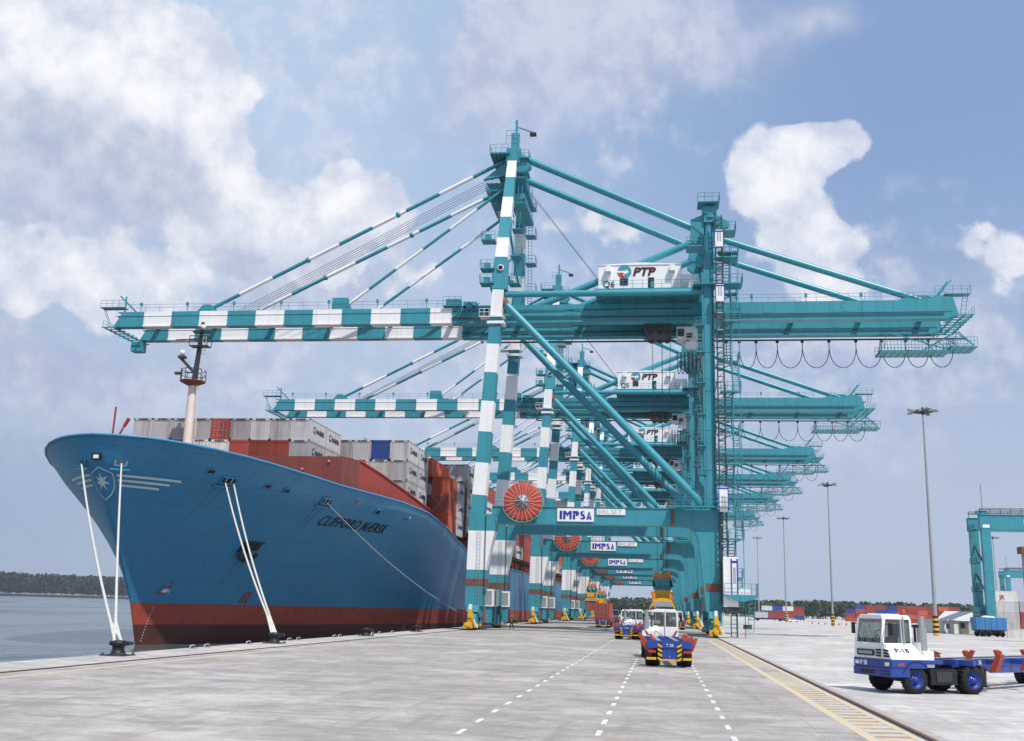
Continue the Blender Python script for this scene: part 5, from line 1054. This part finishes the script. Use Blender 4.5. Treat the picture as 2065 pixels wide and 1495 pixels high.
    for s in (-1,1):
        mb = MB()
        for k in range(9):
            a0 = math.pi*(.12+.085*k); a1 = math.pi*(.12+.085*(k+1)); q = lambda a: (2.65+.66*math.cos(a), .54+.66*math.sin(a))
            (ya,za),(yb,zb) = q(a0),q(a1); mb.add([(s*.82,ya,za),(s*1.24,ya,za),(s*1.24,yb,zb),(s*.82,yb,zb),(s*.82,ya,za+.03),(s*1.24,ya,za+.03),(s*1.24,yb,zb+.03),(s*.82,yb,zb+.03)],[(0,1,2,3),(7,6,5,4),(0,4,5,1),(1,5,6,2),(2,6,7,3),(3,7,4,0)])
        mb.build('mudguard',BLACK,R)
        mb = MB(); mb.box(*sorted((s*.55,s*1.12)),.72,1.95,.35,.95); mb.box(*sorted((s*1.12,s*1.16)),1.0,1.7,.45,.85,1); mb.tube((s*1.0,.8,1.0),(s*.6,.2,1.25),.03,1,6); mb.build('side_tank',[BLACK,DARK],R)
    mb = MB(); mb.tube((-.35,2.2,1.7),(-.1,.6,1.5),.022,0,6); mb.path([(-.1,2.2,1.6),(-.05,1.5,1.2),(.0,.9,1.45)],.022,1,6); mb.path([(.1,2.2,1.6),(.12,1.4,1.15),(.1,.9,1.45)],.022,2,6); mb.build('air_hoses',[BLACK,RED,YEL],R)
    mb = MB(); mb.beam((.1,3.80,1.86),(.55,3.70,2.5),.02,.03); mb.beam((.7,3.80,1.86),(.95,3.70,2.4),.02,.03); mb.box(-.60,-.575,2.66,2.76,1.7,1.74); mb.build('wiper',BLACK,cab)
    if num:
        mb = MB(); mb.text(num.replace(' ','-'),.36,(-1.02,3.4,1.53),(0.,-1,0.),(.74,0,.66),0,.012); mb.build('door_number',INK,cab)
        mb = MB(); mb.text(num,.24,(.75,3.795,1.02),(-1,0,0),(0,0,1),0,.012,bold=.01); mb.build('front_number',WHITE,R)
    return R
def chev(mb, x0, x1, y, z0, z1, s, n=4):
    """black panel with yellow diagonal bars (on the rear face)"""
    mb.box(x0,x1,y,y+.04,z0,z1,1); h = (z1-z0)/n
    for k in range(n):
        za = z0+k*h; d = (x1-x0)*.8*s; pts = [(x0,za+(0 if s > 0 else h*.5)),(x1,za+(h*.5 if s > 0 else 0)),(x1,za+(h if s > 0 else h*.5)),(x0,za+(h*.5 if s > 0 else h))]; mb.prism(pts,'y',y-.008,y,0)
def make_trailer(num, side):
    R = empty('skeletal_trailer',(0,0,0))
    mb = MB()
    for x in (-.48,.48):
        mb.box(x-.1,x+.1,-11.4,1.0,1.02,1.30); mb.prism([(-11.4,1.02),(-1.6,1.02),(-2.6,.72),(-11.4,.62)],'x',x-.06,x+.06)
    for y in (.6,-2.,-4.5,-7.,-9.5,-11.2): mb.box(-1.15,1.15,y-.12,y+.12,1.08,1.28)
    mb.box(-1.2,1.2,-11.55,-11.3,.98,1.30); mb.box(-.40,.40,-11.5,-11.4,.40,1.0); mb.prism([(-1.2,1.28),(-.3,1.28),(.3,1.28),(1.2,1.28),(.9,1.36),(-.9,1.36)],'y',-11.5,-11.3)
    mb.build('frame',TRUCKBLUE,R)
    mb = MB()
    for x in (-.48,.48): mb.box(x-.11,x+.11,-11.35,1.0,1.302,1.325)
    mb.build('rail_top',GREY,R)
    for y in (-1.4,-4.6,-8.,-11.2):
        for s in (-1,1):
            mb = MB(); mb.prism([(s*1.0,.80),(s*1.24,.86),(s*1.48,1.5),(s*1.37,1.54)],'y',y-.2,y+.2); 
            for q in (-.18,0,.18): mb.prism([(s*.95,.82),(s*1.12,.82),(s*1.45,1.51),(s*1.27,1.48)],'y',y+q-.03,y+q+.03)
            mb.build('container_guide',ORANGE,R)
    for y in (.3,-11.3):
        for s in (-1,1): mb = MB(); mb.prism([(s*.7,1.34),(s*.88,1.34),(s*1.06,1.66),(s*.95,1.7)],'y',y-.1,y+.12); mb.build('corner_guide',ORANGE,R)
    for y in (-9.9,):
        for s in (-1,1): wheel(R,s*.84,y,.54,.37,True,TRUCKBLUE,s)
    mb = MB(); mb.tube((-1,-9.9,.54),(1,-9.9,.54),.12,0,8); mb.box(-.7,.7,-10.4,-9.4,.60,.8); mb.build('axle',DARK,R)
    for s in (-1,1): mb = MB(); mb.box(s*.28-.08,s*.28+.08,-2.4,-2.2,.2,1.0); mb.box(s*.28-.14,s*.28+.14,-2.45,-2.15,.15,.2); mb.build('landing_leg',DARK,R)
    mb = MB(); chev(mb,-.62,-.40,-11.56,.30,1.22,-1); mb.build('hazard_panel',[YEL,BLACK],R); mb = MB(); chev(mb,.40,.62,-11.56,.30,1.22,1); mb.build('hazard_panel',[YEL,BLACK],R)
    mb = MB(); mb.box(-1.2,-.7,-11.5,-11.4,.38,.50); mb.box(.7,1.2,-11.5,-11.4,.38,.50); mb.box(-.4,.4,-11.52,-11.4,.34,.42); mb.build('under_run_bar',YEL,R)
    for s in (-1,1): mb = MB(); mb.box(s*.92-.2,s*.92+.2,-11.58,-11.5,.74,.86); mb.build('tail_light',RED,R)
    mb = MB(); t = text_w(num,.2,depth=.012); mb.text(num,.2,(-t/2,-11.57,1.06),depth=.012); mb.text('T',.12,(-.04,-11.515,.5),depth=.012)
    mb.text(side,.28,(-.59,-1.1,1.05),(0,-1,0),(0,0,1),0,.012); mb.build('trailer_number',WHITE,R); return R
TR = make_tractor('P 18'); TR.location = (11.68,46.0,0); TR.rotation_euler = (0,0,rad(115)); tag(TR,'white and blue terminal tractor numbered P 18 turning at the right edge of the picture','tractor','terminal tractors on the quay')
TL = make_trailer('T 28','T4')
def trailer_at(x,y,a,label,first=False):
    o = TL if first else copy_tree(TL); o.location = (x,y,0); o.rotation_euler = (0,0,rad(a)); return tag(o,label,'trailer','skeletal trailers on the quay')
trailer_at(-.02,68.8,2.2,'empty blue trailer seen from behind, marked T 28, with yellow and black rear panels',True)
trailer_at(11.68,46.0,142,'empty blue trailer with orange guides coupled to the white P 18 tractor')
def tractor_at(x,y,a,label):
    o = copy_tree(TR,None,('door_number','front_number')); o.location = (x,y,0); o.rotation_euler = (0,0,rad(a)); return tag(o,label,'tractor','terminal tractors on the quay')
tractor_at(-.05,68.8,1.5,'white cab tractor seen from behind pulling the T 28 trailer')
trailer_at(-3.3,120.6,-1.0,'empty blue trailer with hazard panels, second one from the camera in the left lane'); tractor_at(-3.3,120.7,-2,'white tractor ahead of the second trailer in the left lane')
trailer_at(-1.0,118.,0,'blue trailer mostly hidden behind the T 28 tractor'); tractor_at(-1.0,118.1,0,'white tractor half hidden just left of the T 28 cab')
trailer_at(-9.6,186,1,'trailer standing with a rusty container beyond the second trailer'); tractor_at(-9.6,186.1,1,'tractor hauling the rusty container beyond the second trailer')
container('r',12.19,-9.6,174.9,1.34,'rust red container riding on a far trailer under the cranes','containers on trailers',False,True)
trailer_at(-9.6,215,1,'distant trailer in the cluster of vehicles under the far cranes, nearest the waterside legs'); tractor_at(-9.6,215.1,1,'distant tractor in the cluster under the far cranes, nearest the waterside legs')
tractor_at(-5.2,176,180,'tractor coming towards the camera in the far cluster'); trailer_at(2.6,190,0,'far trailer by the landside crane legs'); tractor_at(2.6,190.1,0,'far tractor by the landside crane legs')
container('r',12.19,-17.2,cranes[2].location.y-6.1,2.6,'rust red container hanging under the far spreader by the waterside legs','containers hanging from spreaders',False,True)
# truck crossing the yard with two short containers
tractor_at(53.4,500,-90,'white tractor far across the yard beside the light mast, heading right'); trailer_at(53.4,500,-90,'trailer with a grey and a red short container far across the yard')
container('g',6.06,42.0,500,1.34,'grey short container on the far yard trailer, behind the red one','containers on the far yard trailer',False,rz=-math.pi/2); container('r',6.06,48.2,500,1.34,'red short container on the far yard trailer, just behind the white cab','containers on the far yard trailer',False,rz=-math.pi/2)
# cars
def make_car():
    R = empty('parked_car',(0,0,0)); mb = MB(); mb.prism([(-2.1,.32),(2.1,.32),(2.15,.7),(1.9,.82),(1.0,.9),(.45,1.38),(-1.2,1.42),(-1.9,.95),(-2.15,.85)],'x',-.82,.82); mb.v = [(x*(1-.14*max(0,z-.85)/.55),y,z) for x,y,z in mb.v]; mb.build('car_body',WHITE,R,bevel=.06)
    mb = MB()
    for s in (-1,1): mb.add([(s*.80,.85,.92),(s*.80,-1.7,.95),(s*.735,-1.15,1.34),(s*.735,.42,1.32)],[(0,1,2,3) if s < 0 else (3,2,1,0)])
    mb.add([(-.7,1.02,.93),(.7,1.02,.93),(.66,.5,1.34),(-.66,.5,1.34)],[(0,1,2,3)]); mb.build('car_window',GLASS,R)
    for x in (-.76,.76):
        for y in (-1.3,1.35): wheel(R,x,y,.31,.2,False,GREY,-1 if x < 0 else 1)
    return R
car = make_car()
for i,(x,y,a,l) in enumerate([(55.8,470,-80,'small white car standing right of the far yard truck'),(46,560,60,'small white car parked left of the far yard truck under the first light mast')]):
    o = car if i == 0 else copy_tree(car); o.location = (x,y,0); o.rotation_euler = (0,0,rad(a)); tag(o,l,'car','white cars in the yard')
# ------------------------------------------------------------------ light masts
def make_mast():
    R = empty('light_mast',(0,0,0)); mb = MB(); mb.tube((0,0,0),(0,0,40.6),.36,0,14,r1=.14); mb.build('pole',GREY,R)
    mb = MB()
    for k in range(8): mb.tube((0,0,.05+.42*k),(0,0,.05+.42*(k+1)),.52,k%2,14)
    mb.build('striped_base',[YEL,BLACK],R); mb = MB(); mb.lathe([(1.5,-.1),(1.62,0),(1.5,.1)],(0,0,40.4),'z',20)
    for k in range(4): t = k*math.pi/4; mb.beam((1.6*math.cos(t),1.6*math.sin(t),40.4),(-1.6*math.cos(t),-1.6*math.sin(t),40.4),.12,.12)
    mb.lathe([(.25,-.6),(.4,0),(.3,.7),(.001,.9)],(0,0,40.5),'z',12); mb.build('lamp_ring',DARK,R)
    for k in range(8):
        t = 2*math.pi*k/8+.2; c = Vector((2.0*math.cos(t),2.0*math.sin(t),40.3)); d = Vector((math.cos(t),math.sin(t),0)); mb = MB(); mb.beam(c-d*.4+Vector((0,0,.3)),c+d*.8+Vector((0,0,.05 if k%2 else .5)),.75,.3,0); mb.beam(c-d*.3+Vector((0,0,.1)),c+d*.7+Vector((0,0,-.13 if k%2 else .32)),.6,.06,1); mb.build('floodlight',[GREY,GLASS],R)
    return R
mast = make_mast()
for i,(x,y,s,l) in enumerate([(48.4,200,1.,'tall light mast at the right, nearest of the row, with striped yellow and black foot'),(49.1,320,1.01,'second light mast from the right in the row across the yard'),(49.5,440,1.02,'third light mast from the right, above the far yard truck'),(49.8,564,1.03,'fourth and most distant light mast of the row, nearest the cranes'),(133,450,.88,'thin light mast seen through the yard gantry crane')]):
    o = mast if i == 0 else copy_tree(mast); o.location = (x,y,0); o.scale = (1,1,s); o.rotation_euler = (0,0,i*.7); tag(o,l,'light mast','high light masts in the yard')
# ------------------------------------------------------------------ hut, tipper, barriers
hut = empty('site_hut',(63.4,240,0),rad(38)); tag(hut,'small pale hut with a light gable roof behind the white tractor','hut')
mb = MB(); mb.prism([(-2.6,0),(2.6,0),(2.6,2.9),(0,4.5),(-2.6,2.9)],'y',-3.6,3.6); mb.build('wall',mat('hut_render',(.46,.43,.39),.8,.15,1.,streak=.4),hut)
mb = MB()
for s in (-1,1): mb.add([(s*3.1,-4.1,2.66),(s*3.1,4.1,2.66),(0,4.1,4.62),(0,-4.1,4.62),(s*3.1,-4.1,2.54),(s*3.1,4.1,2.54),(0,4.1,4.5),(0,-4.1,4.5)],[(0,1,2,3),(7,6,5,4),(0,3,7,4),(1,5,6,2),(0,4,5,1)])
for k in range(20):
    y = -4.0+k*.42
    for s in (-1,1): mb.beam((s*3.08,y,2.69),(s*.02,y,4.63),.05,.03)
mb.build('roof',mat('hut_roof',(.66,.65,.63),.6,.15,1.,streak=.4),hut)
mb = MB(); mb.box(-.9,.9,-3.66,-3.6,.05,2.3); mb.build('door',CWHITE,hut)
for y in (-2.2,.2,2.4): mb = MB(); mb.box(-2.66,-2.6,y-.5,y+.5,1.1,2.2); mb.build('window',GLASS,hut)
mb = MB(); mb.box(-8.6,-2.6,-1.5,3.2,0,2.6); mb.box(-9.0,-2.5,-1.9,3.6,2.6,2.8); mb.box(-7.,-6.,-1.56,-1.5,1.,2.,1); mb.build('annex',[CWHITE,GLASS],hut)
tip = empty('tipper_trailer',(59.1,206,0),rad(8)); tag(tip,'blue tipper body on dark wheels parked beside the pale hut','trailer')
mb = MB(); mb.prism([(-2.7,1.25),(2.7,1.25),(2.85,3.4),(-2.85,3.4)],'y',-1.2,1.2)
for x in (-2.2,-1.1,0,1.1,2.2): mb.box(x-.07,x+.07,-1.28,-1.2,1.3,3.4)
mb.build('tipper_body',mat('tipper_blue',(.05,.19,.42),.5,.2,1.,streak=.5),tip); mb = MB(); mb.box(-2.5,2.5,-.5,.5,.7,1.25); mb.box(-2.6,2.6,-1.1,1.1,1.05,1.25); mb.build('chassis',DARK,tip); mb = MB(); mb.ball((-.4,0,3.4),1.,0,12,.35); mb.ball((.6,.2,3.4),.8,0,12,.35); mb.build('sand_load',CREAM,tip)
for x in (-1.8,-.6,1.9):
    for s in (-1,1):
        w_ = MB(); w_.lathe([(.3,-.15),(.48,-.15),(.52,-.08),(.52,.08),(.48,.15),(.3,.15),(.001,.12)],(x,s*1.0,.52),'y',20); w_.build('wheel',TYRE,tip)
bm_ = MB(); bm_.prism([(-.32,0),(.32,0),(.3,.15),(.14,.45),(.11,.85),(-.11,.85),(-.14,.45),(-.3,.15)],'x',-1.1,1.1,0); bm_.prism([(-.335,.02),(.335,.02),(.31,.15),(.15,.45),(.12,.87),(-.12,.87),(-.15,.45),(-.31,.15)],'x',-.3,.3,1)
bar0 = bm_.build('traffic_barrier',[CWHITE,RED])
for k in range(14):
    o = bar0 if k == 0 else bar0.copy()
    if k: COL.objects.link(o)
    o.location = (69.3-k*.2,560-k*13,0); o.rotation_euler = (0,0,rad(75)); tag(o,'white traffic barrier with red patch in the line across the far yard','barrier','white barriers across the far yard')
cn = MB(); cn.lathe([(.001,.75),(.04,.75),(.17,.05),(.001,.05)],(0,0,0),'z',12,0); cn.lathe([(.09,.42),(.125,.28)],(0,0,.0),'z',12,1); cn.box(-.22,.22,-.22,.22,.004,.06,0)
cone0 = cn.build('traffic_cone',[ORANGE,WHITE])
for k in range(9):
    o = cone0 if k == 0 else cone0.copy()
    if k: COL.objects.link(o)
    o.location = (54+k*1.4,400-k*6.,0); o.scale = (1.3,1.3,1.3); tag(o,'orange cone in the row before the white barriers','cone','cones across the far yard')
mb = MB(); mb.prism([(-2.6,0),(2.6,0),(2.5,1.5),(-2.5,1.5)],'y',-.2,.2); mb.box(-2.6,2.6,-.24,.24,1.45,1.56); mb.box(2.3,2.55,-.26,.26,.0,1.5,1); o = mb.build('boundary_wall',[CWHITE,ORANGE]); o.location = (61.9,200,0); o.scale = (.6,1,1); tag(o,'short white boundary wall right of the blue tipper','wall')
# ------------------------------------------------------------------ yard gantry cranes on tyres
def make_rtg():
    R = empty('yard_gantry',(0,0,0))
    for y in (0,8.):
        for xl in (0,23.4):
            mb = MB(); mb.box(xl-.85,xl+.85,y-.6,y+.6,1.6,24.3)
            for z in range(5,24,4): mb.box(xl-.88,xl+.88,y-.63,y+.63,z,z+.1)
            mb.build('leg',TEAL,R)
        mb = MB(); mb.box(-1.1,24.8,y-.65,y+.65,22.2,25.); mb.box(-1.1,24.8,y-.8,y+.8,25.,25.1); mb.build('top_girder',TEAL,R); mb = MB(); rail(mb,[(-1,y-.7,25.1),(24.5,y-.7,25.1)],1.3,2.,.06); mb.tube((-1.2,y-.7,26.1),(24.5,y-.7,26.1),.09,0,5); mb.build('railing',DARK,R)
    for x in (0,23.4):
        mb = MB(); mb.box(x-.7,x+.7,-2.2,10.2,1.2,2.4); mb.build('end_carriage',TEAL,R)
        for y in (-1.5,1.3,6.7,9.5): w_ = MB(); w_.lathe([(.4,-.3),(.75,-.3),(.8,-.15),(.8,.15),(.75,.3),(.4,.3),(.001,.2)],(x,y,.8),'x',20); w_.build('wheel',TYRE,R)
    mb = MB(); mb.box(-1.5,1.3,2.,7.2,2.4,5.6); mb.box(-1.7,1.5,1.8,7.4,5.6,5.8)
    for z in (3.,3.8,4.6): mb.box(-1.52,1.32,1.95,7.25,z,z+.15,1)
    mb.build('engine_house',[TEAL,DARK],R)
    mb = MB(); ladder(mb,(-1.2,.9,2.4),(-1.2,3.5,9),.6); ladder(mb,(-1.2,6.,9),(-1.2,3.,15),.6); ladder(mb,(-1.2,2.,15),(-1.2,5.,22),.6); 
    for z in (9,15,22): mb.box(-1.6,-.8,1.5,6.5,z,z+.1); rail(mb,[(-1.6,1.5,z),(-1.6,6.5,z)],1.1,1.2,.05)
    for z in (8.,14.): mb.beam((-.2,.6,z),(-.2,7.4,z+5),.3,.3)
    mb.build('access_stair',DARK,R)
    mb = MB(); mb.box(-1.6,.4,-.6,.6,25.1,25.9); mb.tube((-.3,0,25.),(-.3,0,31.5),.07,0,5); mb.build('aerial',TEAL,R)
    mb = MB(); mb.box(7.2,13.,-.74,-.68,23.0,24.1); mb.ball((7.9,-.74,23.55),.32,1,10); mb.box(8.7,12.4,-.76,-.74,23.35,23.75,1); mb.build('name_board',[WHITE,NAVY],R)
    mb = MB(); mb.box(-.6,.7,-.66,-.62,22.3,22.95); mb.build('number_plate',WHITE,R)
    return R
rtg = make_rtg(); rtg.location = (64.3,222,0); rtg.scale = (1,1,.94); tag(rtg,'big teal rubber tyred yard gantry at the right edge behind the hut','gantry crane','teal yard gantries')
o = copy_tree(rtg); o.location = (143.8,470,0); tag(o,'smaller looking far teal yard gantry seen right of the big one','gantry crane','teal yard gantries')
leg = empty('hazard_gantry_leg',(53.75,165,0)); tag(leg,'grey gantry leg with black and yellow striped edge cut by the right picture edge','gantry leg')
mb = MB(); mb.box(-.9,1.6,-.8,.8,.3,13.2); mb.box(-1.2,1.8,-1.,1.,.0,.6,1); mb.box(-1.4,1.8,-1,1,12.6,13.6,2); mb.build('column',[GREY,ORANGE,BRONZE],leg); mb = MB()
for k in range(24): mb.prism([(-1.05,.6+k*.5),(-.75,.85+k*.5),(-.75,1.1+k*.5),(-1.05,.85+k*.5)],'y',-.86,-.8,k%2)
mb.build('hazard_stripe',[YEL,BLACK],leg)
# ------------------------------------------------------------------ stacks in the yard
ry = random.Random(11)
rows = ['bbrr','brro','rrrr','rbrr','bbbr','rrrr','rror','rorr','rrrr','orrr','rrro']
for i,colr in enumerate(rows):
    for t,c in enumerate(colr):
        if i == 0 and t == 0: continue
        x = 115.+i*6.25; container(c,6.06,x,700,2.6*(3-t),f'{CN2[c]} container, long far yard row, {ORD[i]} column from the left, {TIER[t]}','containers in the long yard row',False,rz=-math.pi/2)
for i,colr in enumerate(['wbr','brr','wrr','rrb']):
    for t,c in enumerate(colr): container(c,6.06,58+i*6.0,640,2.6*(2-t),f'{CN2[c]} container, small far yard stack, {ORD[i]} column from the left, {TIER[t]}','containers in the small yard stack',False,rz=-math.pi/2)
for i,colr in enumerate(['wggg','.grr','..gr']):
    for t,c in enumerate(colr):
        if c == '.': continue
        o = container(c,6.06,84.4+i*6.3,290,2.6*(3-t),f'{CN2[c]} container behind yard gantry leg, {ORD[i]} column from the left, {TIER[t]}','containers behind the yard gantry',False,rz=-math.pi/2)
        if c == 'w':
            mb = MB(); mb.text('JR',1.5,(1.23,1.5,.5),(0,1,0),(0,0,1),0,.012,bold=.04); mb.build('logo_lettering',RED,o)
# ------------------------------------------------------------------ people
SKIN = mat('skin',(.28,.14,.08),.6,.1,4.); CLOTH = mat('dark_workwear',(.02,.03,.045),.8,.2,4.); VEST = mat('hi_vis_vest',(.62,.62,.05),.7,.15,4.)
def person(x,y,rz,label,step=.28,arms=((.1,.25),(-.1,.2))):
    """a walking worker grown as one skinned body"""
    V = [(0,0,.92),(0,0,1.12),(0,.02,1.36),(0,.03,1.50),(0,.04,1.60),(0,.05,1.70)]; Rd = [(.15,.11),(.15,.11),(.18,.12),(.06,.06),(.085,.095),(.08,.09)]; E = [(0,1),(1,2),(2,3),(3,4),(4,5)]
    def chain(root, pts):
        p = root
        for q, r in pts: V.append(q); Rd.append(r); E.append((p,len(V)-1)); p = len(V)-1
    for s in (-1,1):
        st = step*s
        chain(0,[((s*.10,0,.86),(.09,.1)),((s*.11,st*.55+.06,.48),(.06,.065)),((s*.11,st-.04,.10),(.042,.045)),((s*.12,st+.12,.04),(.04,.035))])
        fy, fz = arms[(s+1)//2]
        chain(2,[((s*.21,.02,1.38),(.06,.06)),((s*.27,-.02+fy*.4,1.12),(.042,.042)),((s*.25,.08+fy,.90+fz),(.034,.034)),((s*.24,.14+fy,.86+fz),(.03,.04))])
        h = len(V)-1
        for k in range(4): chain(h,[((s*.24+(k-1.5)*.02,.20+fy,.83+fz-.004*k),(.010,.010)),((s*.24+(k-1.5)*.022,.22+fy,.80+fz),(.009,.009))])
        chain(h,[((s*.20,.16+fy,.85+fz),(.011,.011)),((s*.19,.20+fy,.84+fz),(.009,.009))])
    me = bpy.data.meshes.new('person'); me.from_pydata(V,E,[]); o = bpy.data.objects.new('person',me); COL.objects.link(o)
    o.modifiers.new('skin','SKIN'); sk = me.skin_vertices[0].data if me.skin_vertices else me.attributes
    if not me.skin_vertices:
        import bmesh
        bmm = bmesh.new(); bmm.from_mesh(me); bmm.verts.layers.skin.verify(); bmm.to_mesh(me); bmm.free()
    for i, r in enumerate(Rd): me.skin_vertices[0].data[i].radius = r; me.skin_vertices[0].data[i].use_root = (i == 0)
    sb = o.modifiers.new('sub','SUBSURF'); sb.levels = sb.render_levels = 1
    me.materials.append(CLOTH); o.location = (x,y,0); o.rotation_euler = (0,0,rz); tag(o,label,'person')
    mb = MB(); mb.lathe([(.165,.98),(.175,1.15),(.205,1.36),(.16,1.45),(.08,1.47)],(0,.02,0),'z',16,0); mb.v = [(a,b*.72,c) for a,b,c in mb.v]; mb.lathe([(.178,1.12),(.184,1.18)],(0,.015,0),'z',16,1); mb.build('vest',[VEST,WHITE],o)
    mb = MB(); mb.lathe([(.001,.16),(.07,.15),(.115,.08),(.125,.0),(.15,-.01),(.15,.0),(.12,.01)],(0,.05,1.69),'z',16); mb.build('hard_hat',WHITE,o)
    mb = MB(); mb.ball((0,.085,1.64),.082,0,12,1.15); mb.prism([(.16,1.63),(.19,1.61),(.16,1.60)],'x',-.015,.015,0); 
    for s in (-1,1): mb.ball((s*.032,.158,1.655),.012,1,6); mb.ball((s*.088,.06,1.63),.022,0,6)
    mb.box(-.025,.025,.155,.168,1.585,1.592,2); mb.build('face',[SKIN,BLACK,RED],o)
    return o
person(-19.3,138.5,rad(160),'worker in yellow vest and white helmet walking right of the first waterside legs',.3,((.12,.3),(-.05,.1)))
person(-18.2,258,rad(180),'distant worker in a yellow vest standing by the far waterside legs',.12)
person(7.9,150,rad(190),'worker in a yellow vest by the landside bogies behind the first crane leg',.15)
